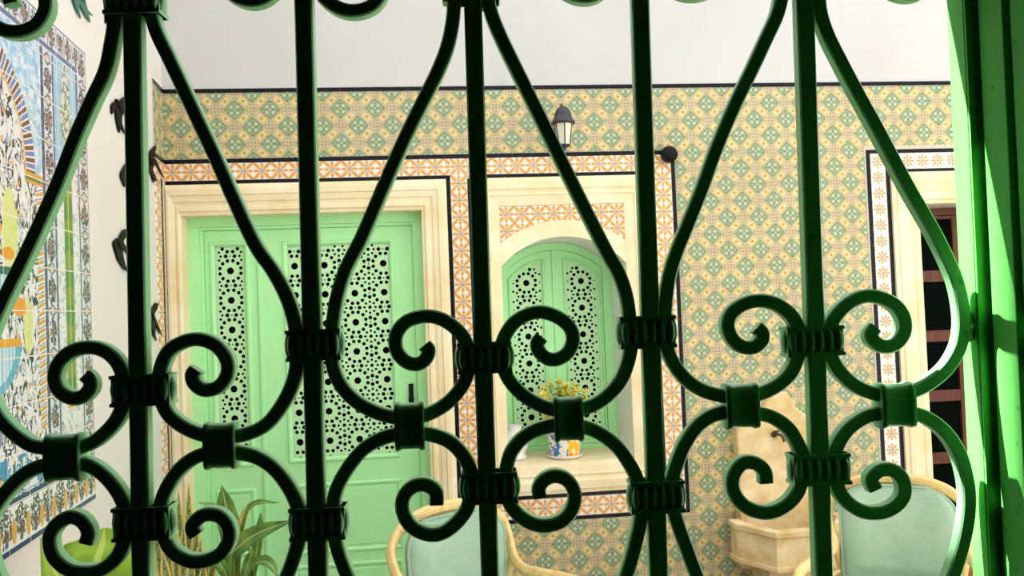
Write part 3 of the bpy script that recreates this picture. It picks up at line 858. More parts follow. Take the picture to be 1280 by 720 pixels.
for lab, c, poly, ctr in BIRDS:
    cx, cz = LW(*ctr); w = Vector((XC, D, 0))+LV*cx+Vector((0, 0, cz))
    e = empty('wall_swallow', w, LROT); tag(e, lab, 'bird figure', 'ceramic swallows on the left wall')
    P_ = [LW(*p) for p in poly]; P_ = [(a-cx, b-cz) for a, b in P_]
    mt = MT['bird'] if c == 'black' else MT['bird_teal']
    MB().prism(P_, -.012, -.005).build('wings_and_tail', mt, e)
    MB().ell((0, -.009, 0), (.05, .012, .015), 14, 8, Matrix.Rotation(.5, 3, 'Y')).build('body', mt, e)
    MB().box((-.008, -.008, -.008), (.008, 0, .008)).build('mounting_peg', mt, e)

# ================================================================== THINGS ON THE BACK WALL
# ---- lantern
ly = D-.17
lc = W(704, 155, ly); sc_ = (W(717.5, 154, ly)-W(688.5, 154, ly)).length/2
lan = empty('wall_lantern', (lc.x, D-.008, lc.z)); tag(lan, 'dark metal wall lantern with frosted glass above the niche', 'lantern')
yo = ly-(D-.008)
r = sc_
hgl = W(704, 154, ly).z-W(704, 181, ly).z
MB().lathe([(r*1.0, 0), (r*1.02, .006), (r*.98, .016), (r*.8, .03), (r*.72, .06), (r*.55, .085), (r*.3, .100), (r*.1, .106), (0, .107)], (0, yo, 0), 24).build('lantern_roof', MT['lampmetal'], lan)
for k in range(6):
    a0 = 2*PI*k/6+PI/6; a1 = a0+PI/3; r0, r1 = r*.78, r*.50
    q = [(r0*math.cos(a0), yo+r0*math.sin(a0), -.002), (r0*math.cos(a1), yo+r0*math.sin(a1), -.002), (r1*math.cos(a1), yo+r1*math.sin(a1), -hgl), (r1*math.cos(a0), yo+r1*math.sin(a0), -hgl)]
    q2 = [(p[0]*.94, yo+(p[1]-yo)*.94, p[2]) for p in q]
    MB().add(q, [(0, 1, 2, 3)]) if False else None
    m = MB(); m.add(q+q2, [(3, 2, 1, 0), (4, 5, 6, 7), (0, 1, 5, 4), (1, 2, 6, 5), (2, 3, 7, 6), (3, 0, 4, 7)]); m.build('glass_pane', MT['opal'], lan)
    MB().tube([q[0], q[3]], .0035, 6).build('lantern_bar', MT['lampmetal'], lan)
MB().lathe([(r*.55, -hgl+.004), (r*.55, -hgl-.004), (r*.3, -hgl-.012), (r*.12, -hgl-.018), (r*.16, -hgl-.026), (0, -hgl-.036)], (0, yo, 0), 16).build('lantern_base', MT['lampmetal'], lan)
MB().tube(spline([(0, 0, .03), (0, -.05, .05), (0, yo*.7, .125), (0, yo, .104)], 6), .006, 8).build('bracket_arm', MT['lampmetal'], lan)
MB().lathe([(.035, 0), (.033, .01), (0, .012)], (0, 0, 0), 16).build('wall_plate', MT['lampmetal'], lan).rotation_euler = (PI/2, 0, 0)
# ---- black ball at the border corner
bc = W(836.5, 193, D-.06)
bl = empty('ball_fixture', (bc.x, D-.01, bc.z)); tag(bl, 'round black ball fixture at upper right corner of niche border', 'wall fixture')
MB().ell((0, -.05, 0), (.0515, .0515, .0515), 24, 16).build('ball', MT['black'], bl)
MB().tube([(0, 0, 0), (0, -.02, 0)], .02, 12).build('mount', MT['black'], bl)
# ---- stone wall fountain
FX = W(974, 560, D-.05).x
fo = empty('wall_fountain', (FX, D-.008, 0)); tag(fo, 'carved stone wall fountain with pointed back slab and octagonal basin', 'fountain')
ptop = W(974, 487, D-.06).z; xs_l = W(921, 570, D-.06).x-FX; sh = W(1008, 517, D-.06)
hw = abs(xs_l)
zsh = W(925, 533, D-.06).z
prof = [(-hw, .16), (hw, .16), (hw, zsh), (hw*.86, zsh+.035), (hw*.62, sh.z-.005), (hw*.4, sh.z+.04), (hw*.2, ptop-.02), (0, ptop), (-hw*.2, ptop-.02), (-hw*.4, sh.z+.04), (-hw*.62, sh.z-.005), (-hw*.86, zsh+.035), (-hw, zsh)]
MB().prism(prof, -.075, 0, .008).build('back_slab', MT['fountain'], fo, merge=True)
m = MB(); rim = []
pz = W(974, 560, D-.08).z
bw = FX-W(913, 652, D-.12).x
ft = W(950, 667, D-.40); fz_ = ft.z; bot = W(945, 717, D-.38).z
bd = .40
octa = [(-bw, -.076), (-bw, -.17), (-bw*.58, -bd), (bw*.58, -bd), (bw, -.17), (bw, -.076)]
def oct_ring(o, i, z0, z1, m):
    k = len(o)
    for a in range(k-1):
        m.add([(*o[a], z0), (*o[a+1], z0), (*i[a+1], z0), (*i[a], z0), (*o[a], z1), (*o[a+1], z1), (*i[a+1], z1), (*i[a], z1)],
              [(0, 1, 2, 3), (7, 6, 5, 4), (4, 5, 1, 0), (6, 7, 3, 2), (5, 6, 2, 1), (7, 4, 0, 3)])
sc2 = lambda o, f: [(x*f, -.076+(y+.076)*f) for x, y in o]
oct_ring(sc2(octa, 1.0), sc2(octa, .80), fz_-.035, fz_, m); m.build('basin_rim', MT['fountain'], fo, bevel=.006)
m = MB(); oct_ring(sc2(octa, .965), sc2(octa, .80), bot+.03, fz_-.035, m); m.build('basin_wall', MT['fountain'], fo)
m = MB(); oct_ring(sc2(octa, 1.0), sc2(octa, .5), bot, bot+.03, m); m.box((-bw*.7, -.30, bot), (bw*.7, -.076, bot+.03)); m.build('basin_foot', MT['fountain'], fo, bevel=.006)
MB().box((-bw*.55, -.27, 0), (bw*.55, -.0, bot)).build('pedestal', MT['fountain'], fo, bevel=.01)
fp = W(968, 543, D-.09); fx, fz2 = fp.x-FX, fp.z
m = MB(); m.tube(spline([(fx, -.07, fz2), (fx, -.10, fz2+.004), (fx, -.135, fz2), (fx, -.15, fz2-.03)], 5), .009, 8); m.lathe([(.02, 0), (.018, .012), (0, .013)], (0, 0, 0), 12)
m2 = MB(); m2.tube(spline([(fx, -.07, fz2), (fx+.005, -.10, fz2+.004), (fx+.02, -.14, fz2), (fx+.03, -.15, fz2-.035)], 5), .009, 8); m2.ell((fx, -.08, fz2), (.02, .012, .02)); m2.ell((fx+.004, -.105, fz2+.022), (.022, .006, .008)); m2.build('tap', MT['brass'], fo)

# ---- pots on the niche sill
def flower_pot_mat():
    m, b = newmat('painted_flower_pot', .25, .5)
    x, y, z, v = coords('Object')
    n = noise(v, 26, 2, .5, .3); n2 = noise(v, 60, 2)
    c = mixc(rgb((238, 232, 214)), rgb((64, 120, 190)), (n > .52)*((x*-1.0+.01) > .0))
    c = mixc(c, rgb((240, 186, 50)), (n > .47)*(x > .005)); c = mixc(c, rgb((40, 70, 150)), (n2 > .62)*(x < 0)*(z < .1)); c = mixc(c, rgb((196, 96, 40)), (n2 > .64)*(x > 0))
    c = mixc(c, rgb((60, 50, 60)), z < .006)
    setc(b, c); return m
py = D+.10
pb = W(708.5, 571, py); sill = NICHE[2]+.001
py = None
# depth where the ray through the saucer's foot meets the sill
r_ = ray(708.5, 574); t = (sill-CAM.z)/r_.z; pp = CAM+r_*t
k_ = pp.y/960*1.0
pr = .5*47/960*(pp-CAM).dot(FW)
pot = empty('painted_pot', (pp.x, pp.y+pr*.6, sill)); tag(pot, 'white pot painted with blue and yellow flowers, standing on niche sill', 'pot')
MB().lathe([(pr*.62, 0), (pr*.9, .004), (pr*1.0, .022), (pr*1.0, .026), (pr*.9, .02), (0, .012)], (0, 0, 0), 32).build('saucer', MT['white_glaze'], pot)
ph = .185
MB().lathe([(pr*.78, .012), (pr*.80, .02), (pr*.90, ph*.6), (pr*.96, ph-.02), (pr*1.02, ph-.018), (pr*1.02, ph+.006), (pr*.92, ph+.006), (pr*.9, ph-.02), (0, ph-.025)], (0, 0, 0), 32).build('pot_body', flower_pot_mat(), pot)
def leafmat(name, c0, c1, sc=25, rough=.4):
    m, b = newmat(name, rough, .4); _, _, _, v = coords('Object'); n = noise(v, sc, 3)
    setc(b, mixc(c0, c1, (n-.3)*2.4)); b.inputs['Subsurface Weight'].default_value = 0
    return m
su = empty('succulent_plant', (pp.x, pp.y+pr*.6, sill+ph-.022)); tag(su, 'bushy yellow green succulent growing in the painted pot', 'plant')
fo_m = MB(); st_m = MB(); rnd = random.Random(3)
for k in range(70):
    a = rnd.uniform(0, 2*PI); el = rnd.uniform(.45, 1.5); L = rnd.uniform(.12, .30)
    hr = math.cos(el)*L*.95
    tip = Vector((math.cos(a)*min(hr, .16), math.sin(a)*min(hr, .10)-.02, math.sin(el)*L+.01))
    st_m.tube([(tip.x*.2, tip.y*.2, 0), tip*.6, tip], .003, 5)
    for j in range(16):
        b_ = rnd.uniform(0, 2*PI); e2 = rnd.uniform(-.1, 1.3)
        dv = Vector((math.cos(b_)*math.cos(e2), math.sin(b_)*math.cos(e2), math.sin(e2)))
        q = Vector((0, 0, 1)).rotation_difference(dv).to_matrix()
        base = tip*(1-.5*(j % 4)/4*(1 if j > 5 else 0))
        fo_m.ell(base+dv*.014, (.0085, .005, .021), 6, 4, q)
fo_o = fo_m.build('foliage', leafmat('succulent_leaf', rgb((110, 132, 24)), rgb((252, 232, 110)), 11), su); fo_o['kind'] = 'stuff'
st_m.build('stems', leafmat('succulent_stem', (.12, .14, .03), (.2, .2, .05)), su)
# white vase at the left of the sill
r_ = ray(646, 576); t = (sill-CAM.z)/r_.z; p2 = CAM+r_*t
v_ = MB().lathe([(.050, 0), (.066, .006), (.068, .02), (.060, .03), (.064, .05), (.078, .08), (.080, .12), (.066, .16), (.042, .19), (.046, .21), (.040, .21), (.036, .19), (0, .18)], (0, 0, 0), 28).build('white_vase', MT['white_glaze'], None, (p2.x, p2.y+.05, sill))
tag(v_, 'small white vase at left end of the niche sill', 'vase')

# ================================================================== CHAIRS
def make_chair(label, loc, rz):
    c = empty('cane_armchair', loc, rz); tag(c, label, 'chair', 'cane armchairs in the courtyard')
    half = [(0, .285, .895), (.12, .282, .885), (.225, .272, .848), (.29, .25, .78), (.30, .215, .70), (.285, .165, .635), (.278, .085, .600), (.305, -.02, .597), (.36, -.13, .590), (.415, -.24, .562), (.425, -.295, .48)]
    path = [(-x, y, z) for x, y, z in half[::-1]]+half[1:]
    sp = spline(path, 6)
    fr_ = MB()
    for (dx, dz, dr) in ((0, 0, .021), (0, .012, .0155), (0, -.012, .0155)):
        fr_.tube([Vector((p.x*(1+dx), p.y+.0, p.z))+Vector((0, -abs(dz)*.4, dz)) for p in sp], dr, 10)
    fr_.build('arm_and_back_rail', MT['cane'], c)
    for sx in (-1, 1):
        MB().tube(spline([(sx*.425, -.295, .485), (sx*.41, -.29, .36), (sx*.36, -.285, .2), (sx*.33, -.285, 0)], 5), .020, 10).build('leg', MT['cane'], c)
        MB().tube(spline([(sx*.278, .17, .62), (sx*.25, .215, .42), (sx*.25, .24, .2), (sx*.27, .28, 0)], 5), .019, 10).build('leg', MT['cane'], c)
        MB().tube(spline([(sx*.40, -.285, .33), (sx*.32, 0, .33), (sx*.25, .21, .33)], 6), .014, 8).build('side_rail', MT['cane'], c)
        MB().tube(spline([(sx*.42, -.28, .53), (sx*.33, -.1, .50), (sx*.265, .14, .47)], 6), .011, 8).build('arm_brace', MT['cane'], c)
    MB().tube([(-.395, -.285, .33), (.395, -.285, .33)], .015, 8).build('front_rail', MT['cane'], c)
    MB().tube([(-.25, .21, .33), (.25, .21, .33)], .015, 8).build('back_rail', MT['cane'], c)
    # seat cushion
    def pill(w, d, h, z0, nx=14):
        m = MB(); ring_ = []
        N = 32
        for lvl, k in ((0, .93), (.2, .985), (.5, 1.0), (.8, .985), (1, .92), (1.06, .6), (1.08, 0.02)):
            row = []
            for a in range(N):
                t = 2*PI*a/N; ct, st_ = math.cos(t), math.sin(t); e = .45
                row.append((math.copysign(abs(ct)**e, ct)*w/2*k, math.copysign(abs(st_)**e, st_)*d/2*k, z0+h*lvl))
            ring_.append(row)
        vs = [p for r in ring_ for p in r]; fs = []
        for i in range(len(ring_)-1):
            for a in range(N): fs.append((i*N+a, i*N+(a+1) % N, (i+1)*N+(a+1) % N, (i+1)*N+a))
        fs.append(tuple(range(N-1, -1, -1)))
        m.add(vs, fs, True); return m
    m = pill(.54, .46, .085, .342); m.build('seat_cushion', MT['fabric'], c)
    # back cushion: rounded-top slab leaning into the hoop
    NX, NZ = 18, 20; m = MB(); vs = []; fs = []
    def outline(t):                                # half width at height t 0..1
        return   .25*(1-.03*(1-t)) if t < .72 else .25*math.sqrt(max(0, 1-((t-.72)/.30)**2))**.62
    for side in (0, 1):
        for j in range(NZ+1):
            t = j/NZ; hw_ = max(outline(t), .012)
            for i in range(NX+1):
                u = -1+2*i/NX; zc = .40+.47*t; x = u*hw_
                edge = min(1-abs(u), .6*t+.05 if t < .2 else 1, 1.02-t)*3
                puff = .042*min(1, max(0, edge))**.5
                yb = .255-.045*(x/.235)**2+(-.03)*(1-t)
                vs.append((x, yb-(puff+.018 if side == 0 else 0)+(.0 if side == 0 else .012), zc))
    def vid(s_, j, i): return s_*(NZ+1)*(NX+1)+j*(NX+1)+i
    for j in range(NZ):
        for i in range(NX):
            fs.append((vid(0, j, i), vid(0, j, i+1), vid(0, j+1, i+1), vid(0, j+1, i)))
            fs.append((vid(1, j, i), vid(1, j+1, i), vid(1, j+1, i+1), vid(1, j, i+1)))
    for j in range(NZ):
        fs.append((vid(0, j, 0), vid(0, j+1, 0), vid(1, j+1, 0), vid(1, j, 0))); fs.append((vid(0, j, NX), vid(1, j, NX), vid(1, j+1, NX), vid(0, j+1, NX)))
    for i in range(NX):
        fs.append((vid(0, NZ, i), vid(0, NZ, i+1), vid(1, NZ, i+1), vid(1, NZ, i))); fs.append((vid(0, 0, i), vid(1, 0, i), vid(1, 0, i+1), vid(0, 0, i+1)))
    m.add(vs, fs, True); bc_ = m.build('back_cushion', MT['fabric'], c)
    pp_ = [Vector((math.copysign(1, k)*1, 0, 0)) for k in ()]
    loop = []
    for j in range(NZ+1): loop.append(Vector(vs[vid(0, j, NX)]))
    for i in range(NX-1, 0, -1): loop.append(Vector(vs[vid(0, NZ, i)]))
    for j in range(NZ, -1, -1): loop.append(Vector(vs[vid(0, j, 0)]))
    MB().tube(loop, .006, 6, upv=(0, 1, 0)).build('piping', MT['fabric'], bc_)
    return c
def place_chair(px, py, z, rz, label):
    r = ray(px, py); t = (z-CAM.z)/r.z; p = CAM+r*t
    off = Matrix.Rotation(rz, 3, 'Z') @ Vector((0, .285, 0))
    return make_chair(label, (p.x-off.x, p.y-off.y, 0), rz)
place_chair(556, 627, .915, math.radians(30), 'cane armchair with sage green cushions in front of the green door')
place_chair(1118, 592, .915, math.radians(-30), 'cane armchair with sage green cushions in front of the dark brown door')

# ================================================================== POTTED PLANTS
def blade(mb, pts, widths, fold=.15, nrm=None, th=.0022, n=6):
    P_ = spline(pts, n); L = len(P_)
    def wd(t):
        k = t*(len(widths)-1); i = min(int(k), len(widths)-2); f = k-i
        return widths[i]*(1-f)+widths[i+1]*f
    rows = []; uvs = []
    for i, p in enumerate(P_):
        t = (P_[min(i+1, L-1)]-P_[max(i-1, 0)]).normalized()
        nn = Vector(nrm) if nrm else Vector((0, -1, 0))
        side = t.cross(nn)
        side = side.normalized() if side.length > 1e-4 else Vector((1, 0, 0)); nn = side.cross(t).normalized()
        w = wd(i/(L-1))/2
        rows.append([p-side*w+nn*fold*w, p-side*w*.5+nn*fold*.3*w, p, p+side*w*.5+nn*fold*.3*w, p+side*w+nn*fold*w])
        rows[-1] = rows[-1]+[q-nn*th for q in rows[-1][::-1]]
    vs = [q for r in rows for q in r]; fs = []
    for i in range(L-1):
        for k in range(10):
            k2 = (k+1) % 10; fs.append((i*10+k, i*10+k2, (i+1)*10+k2, (i+1)*10+k))
    base = len(mb.v); mb.add(vs, fs, True)
    for i in range(L):
        for k in range(10): mb.uv[base+i*10+k] = ((k if k < 5 else 9-k)/4, i/(L-1))
    return mb
def build_uv(mb, name, mat, parent):
    o = mb.build(name, mat, parent); me = o.data; ul = me.uv_layers.new(name='UVMap')
    for l in me.loops:
        if l.vertex_index in mb.uv: ul.data[l.index].uv = mb.uv[l.vertex_index]
    return o
def snake_mat():
    m, b = newmat('snake_plant_leaf', .35, .45)
    u, v_, _, _ = coords('UV'); _, _, _, ov = coords('Object')
    e = (u-.5).abs()*2.0+(noise(ov, 40, 2)-.5)*.12
    band = noise(comb(u*2.0, v_*34.0, 0.0), 1.6, 2, .6, 1.0)
    c = mixc(rgb((96, 124, 62)), rgb((206, 206, 136)), (band-.42)*5.0)
    c = mixc(c, rgb((246, 228, 130)), e > .58)
    setc(b, c); return m
def stripe_leaf_mat(name, c0, c1, mid):
    m, b = newmat(name, .32, .45)
    u, v_, _, _ = coords('UV'); _, _, _, ov = coords('Object')
    vein = ((u-.5).abs()*26.0+v_*40.0).sin()
    c = mixc(c0, c1, (noise(ov, 14, 2)-.35)*2.5+vein*.06)
    c = mixc(c, mid, ((u-.5).abs() < .045)*.8)
    setc(b, c)
    b.inputs['Transmission Weight'].default_value = 0
    return m
MT['snake'] = snake_mat()
MT['dleaf'] = stripe_leaf_mat('deep_green_leaf', rgb((70, 116, 44)), rgb((122, 164, 70)), rgb((176, 200, 110)))
MT['yleaf'] = stripe_leaf_mat('yellowing_leaf', rgb((216, 200, 84)), rgb((244, 226, 130)), rgb((140, 150, 60)))
MT['big'] = stripe_leaf_mat('bright_broad_leaf', rgb((118, 160, 26)), rgb((150, 186, 50)), rgb((190, 214, 110)))
def potobj(loc, r, h, label, name='terracotta_pot'):
    e = empty(name, loc); tag(e, label, 'pot')
    MB().lathe([(r*.68, 0), (r*.72, .01), (r*.93, h*.8), (r*1.05, h*.8), (r*1.06, h), (r*.94, h), (r*.9, h-.03), (0, h-.03)], (0, 0, 0), 32).build('pot_body', MT['terracotta'], e)
    MB().lathe([(r*.9, h-.034), (r*.9, h-.02), (0, h-.016)], (0, 0, 0), 24).build('soil', MT['soil'], e)
    return e
def PT(x, y, dist): return atdist(x, y, dist)
# snake plant in front of the door jamb
sd = 3.55
b0 = PT(232, 760, sd); pz_ = .34
pot1 = (b0.x, b0.y, 0); potobj(pot1, .12, pz_, 'terracotta pot holding the snake plant beside the green door')
sn = empty('snake_plant', (b0.x, b0.y, pz_-.012)); tag(sn, 'snake plant with tall yellow edged upright leaves beside the green door', 'plant')
o3 = Vector((b0.x, b0.y, pz_-.012))
snl = [(236, 603, 14, 0), (223, 612, 14, .05), (200, 613, 12, -.03), (209, 640, 15, .06), (218, 650, 14, -.07), (246, 640, 12, -.05), (229, 655, 15, -.08), (251, 674, 15, -.06), (261, 690, 13, .02), (270, 686, 12, .05), (192, 655, 13, .03), (240, 690, 15, -.10), (203, 690, 14, -.1), (256, 700, 12, -.09)]
for k, (x, y, w, dy) in enumerate(snl):
    tip = PT(x, y, sd+dy)-o3; wm = w/960*sd*1.15
    bx = Vector((tip.x*.3, dy*.4, 0)); mid = bx.lerp(tip, .5)+Vector((tip.x*.06, 0, 0))
    mb = blade(MB(), [bx, bx.lerp(mid, .5), mid, mid.lerp(tip, .55), tip], [wm*.55, wm*.85, wm, wm*.95, wm*.7, .002], .35, (random.uniform(-.5, .5), -1, 0), .003)
    build_uv(mb, 'leaf', MT['snake'], sn)
# broad strap-leaved plant to its right
sd2 = 3.5
c0 = PT(296, 790, sd2); pot2 = (c0.x, c0.y, 0); potobj(pot2, .10, .32, 'terracotta pot holding the strap leaved plant')
dr = empty('strap_leaved_plant', (c0.x, c0.y, .30)); tag(dr, 'plant with broad arching dark green leaves in front of the green door', 'plant'); o3 = Vector((c0.x, c0.y, .30))
def pl(*pts): return [PT(x, y, sd2+dd)-o3 for x, y, dd in pts]
dl = [([(293, 780, 0), (292, 720, 0), (288, 665, 0), (283, 635, .02), (277, 606, .03)], [.01, .02, .075, .10, .08, .0], 'dleaf', (0, -1, 0)),
      ([(290, 780, 0), (286, 700, 0), (280, 655, .0), (268, 634, -.02), (247, 628, -.04)], [.01, .02, .04, .04, .03, .0], 'dleaf', (0, -.5, 1)),
      ([(296, 780, 0), (298, 700, 0), (302, 655, 0), (318, 630, -.02), (350, 628, -.05)], [.01, .02, .03, .045, .03, .0], 'dleaf', (0, -.7, 1)),
      ([(295, 780, 0), (296, 700, 0), (301, 660, 0), (307, 640, 0), (314, 624, 0)], [.01, .02, .03, .035, .02, .0], 'yleaf', (0, -1, 0)),
      ([(297, 785, -.02), (288, 705, -.04), (300, 682, -.07), (328, 664, -.1), (368, 650, -.14)], [.012, .03, .075, .085, .06, .0], 'dleaf', (.2, -.9, .5)),
      ([(300, 780, 0), (315, 720, .02), (322, 680, .03), (325, 655, .04), (326, 640, .04)], [.01, .03, .045, .04, .025, .0], 'dleaf', (0, -1, 0)),
      ([(300, 785, -.02), (312, 715, -.05), (325, 702, -.08), (338, 706, -.1), (348, 722, -.12)], [.012, .04, .06, .06, .04, .0], 'dleaf', (.3, -.6, .9)),
      ([(296, 785, -.02), (285, 725, -.05), (270, 700, -.08), (258, 700, -.1), (250, 712, -.12)], [.012, .03, .05, .05, .03, .0], 'dleaf', (-.3, -.6, .9)),
      ([(298, 785, -.02), (303, 735, -.06), (310, 705, -.09), (314, 690, -.1), (306, 686, -.1)], [.012, .03, .045, .04, .02, .0], 'dleaf', (0, -1, .2)),
      ([(298, 785, .0), (290, 740, -.02), (284, 715, -.03), (281, 700, -.03), (283, 690, -.03)], [.012, .03, .04, .03, .02, .0], 'yleaf', (0, -1, .2))]
for pts, wds, mt, nr in dl:
    build_uv(blade(MB(), pl(*pts), wds, .3, nr, .002), 'leaf', MT[mt], dr)
# big round-leaved plant below the tile picture
sd3 = 2.35
e0 = PT(118, 905, sd3)
pot3 = (e0.x, e0.y, 0); potobj(pot3, .15, .34, 'terracotta pot holding the round leaved plant under the tile picture')
bp = empty('round_leaved_plant', (e0.x, e0.y, .32)); tag(bp, 'plant with large bright green round leaves under the tile picture', 'plant'); o3 = Vector((e0.x, e0.y, .32))
def pl3(*pts): return [PT(x, y, sd3+dd)-o3 for x, y, dd in pts]
for pts, wds, nr in (([(118, 900, 0), (116, 800, -.01), (110, 745, -.02), (120, 705, .0), (128, 680, .04), (131, 660, .07)], [.012, .012, .03, .19, .245, .21, .015], (0, -1, .25)),
                     ([(115, 900, 0), (100, 800, -.03), (85, 745, -.06), (66, 710, -.08), (50, 671, -.09)], [.012, .012, .09, .11, .05, .0], (.8, -1, 0)),
                     ([(120, 900, 0), (135, 810, -.05), (150, 765, -.08), (165, 735, -.1), (176, 728, -.12)], [.012, .012, .12, .17, .12, .02], (.3, -.8, .6))):
    build_uv(blade(MB(), pl3(*pts), wds, .12, nr, .0025, 8), 'leaf', MT['big'], bp)

#PART3
# ================================================================== WINDOW: GRILLE, FRAME, SHUTTER LEAF
gr = empty('window_grille', tuple(G0), -GY); tag(gr, 'dark green wrought iron window grille of bars and scrolls', 'window grille')
SW, SDp = .0100, .0095                           # scroll strip: face width, depth
BW, BDp = .0130, .0105
def flat_sweep(pts, w, d, y0, ends=True):
    """rectangular bar swept along 2-D points (gx,gz); front face at y0, back at y0+d, edges slightly eased"""
    n = len(pts); vs = []; fs = []; e = .0011
    prof = [(-w/2+e, 0), (w/2-e, 0), (w/2, e), (w/2, d-e), (w/2-e, d), (-w/2+e, d), (-w/2, d-e), (-w/2, e)]
    for i in range(n):
        a = pts[max(i-1, 0)]; b = pts[min(i+1, n-1)]; tx, tz = b[0]-a[0], b[1]-a[1]; l = math.hypot(tx, tz) or 1
        nx, nz = -tz/l, tx/l
        for o_, dd in prof: vs.append((pts[i][0]+nx*o_, y0+dd, pts[i][1]+nz*o_))
    for i in range(n-1):
        for k in range(8):
            k2 = (k+1) % 8; fs.append((i*8+k, i*8+k2, (i+1)*8+k2, (i+1)*8+k))
    fs.append(tuple(range(8))); fs.append(tuple((n-1)*8+k for k in range(7, -1, -1)))
    m = MB(); m.add(vs, fs, False); return m
def gp(pts): return [GL(x, y) for x, y in pts]
def strip(pts, name='scroll', n=7):
    P_ = [(p.x, p.y) for p in spline([(a, b, 0) for a, b in gp(pts)], n)]
    flat_sweep(P_, SW, SDp, -SDp/2).build(name, MT['iron'], gr, merge=True)
# vertical bars
BARS = [((168.5, 20), (180, 715)), ((381, 0), (398.5, 715)), ((591, 0), (612.5, 715)), ((799, 0), (822, 715)), ((1003, 0), (1027, 715))]
def barx(k, y):
    (x0, y0), (x1, y1) = BARS[k]; return x0+(x1-x0)*(y-y0)/(y1-y0)
for k in range(5):
    P_ = gp([(barx(k, -148), -148), (barx(k, 1083), 1083)])
    flat_sweep(P_, BW, BDp, -BDp/2-.0006).build('bar', MT['iron'], gr, merge=True)
KN = {0: (169, 2), 2: (590, -16), 4: (1002, -36)}
UPS = {
 '1R': [(189,-6),(191,15),(198,42),(216,80),(245,142),(272,200),(293,248),(320,306),(343,340),(360,373),(369,403),(372,431),(370,467),(357,500),(335,529),(308,542),(278,545),(253,542),(230,532),(211,515),(202,490),(202,465),(212,440),(231,427),(252,424),(272,432),(285,449),(286,467),(275,483),(258,487),(246,480),(242,469),(247,461)],
 '1L': [(149,-6),(147,18),(142,52),(134,90),(117,127),(97,173),(75,230),(52,282),(33,323),(15,360),(0,392),(-13,425),(-18,455),(-14,487),(-2,515),(11,532),(28,547),(47,557),(84,560),(112,555),(133,541),(150,520),(158,495),(157,472),(147,450),(130,437),(110,434),(90,440),(76,454),(71,472),(77,488),(92,497),(106,495),(115,485),(115,475),(109,468)],
 '3L': [(569,-24),(568,0),(566,27),(560,57),(549,87),(533,120),(507,173),(481,232),(453,297),(433,337),(422,373),(417,407),(416,432),(418,460),(430,485),(453,506),(484,519),(513,521),(538,516),(562,501),(580,478),(586,455),(584,432),(575,416),(560,403),(543,396),(525,396),(507,403),(496,418),(496,437),(507,451),(521,455),(532,449),(536,438),(531,431)],
 '3R': [(611,-24),(611,0),(615,20),(624,43),(640,77),(680,158),(720,240),(755,310),(773,343),(782,370),(786,397),(787,415),(787,440),(777,471),(760,493),(738,507),(710,512),(683,509),(656,495),(636,474),(627,450),(628,428),(640,406),(657,394),(676,390),(696,396),(711,408),(716,422),(712,437),(701,447),(687,449),(675,441),(671,430),(677,421)],
 '5L': [(981,-44),(979,-20),(975,0),(969,22),(958,46),(940,85),(917,133),(895,185),(877,235),(860,278),(844,318),(835,350),(831,387),(831,413),(836,443),(852,469),(874,486),(900,494),(925,496),(950,491),(972,480),(988,463),(996,440),(996,412),(986,393),(968,380),(950,376),(931,379),(914,390),(908,405),(913,422),(926,433),(940,434),(950,426),(951,416),(944,409)],
 '5R': [(1023,-44),(1022,-20),(1022,0),(1025,22),(1034,48),(1050,80),(1070,118),(1093,160),(1133,235),(1163,287),(1183,327),(1194,355),(1200,385),(1201,410),(1196,435),(1182,459),(1163,476),(1143,487),(1117,495),(1093,492),(1068,482),(1049,465),(1037,445),(1034,426),(1036,408),(1045,392),(1059,379),(1076,371),(1095,371),(1115,380),(1127,396),(1128,415),(1117,430),(1102,433),(1090,426),(1086,417),(1092,409)],
}
for k in UPS: strip(UPS[k])
BX = lambda k, y: barx(k, y)
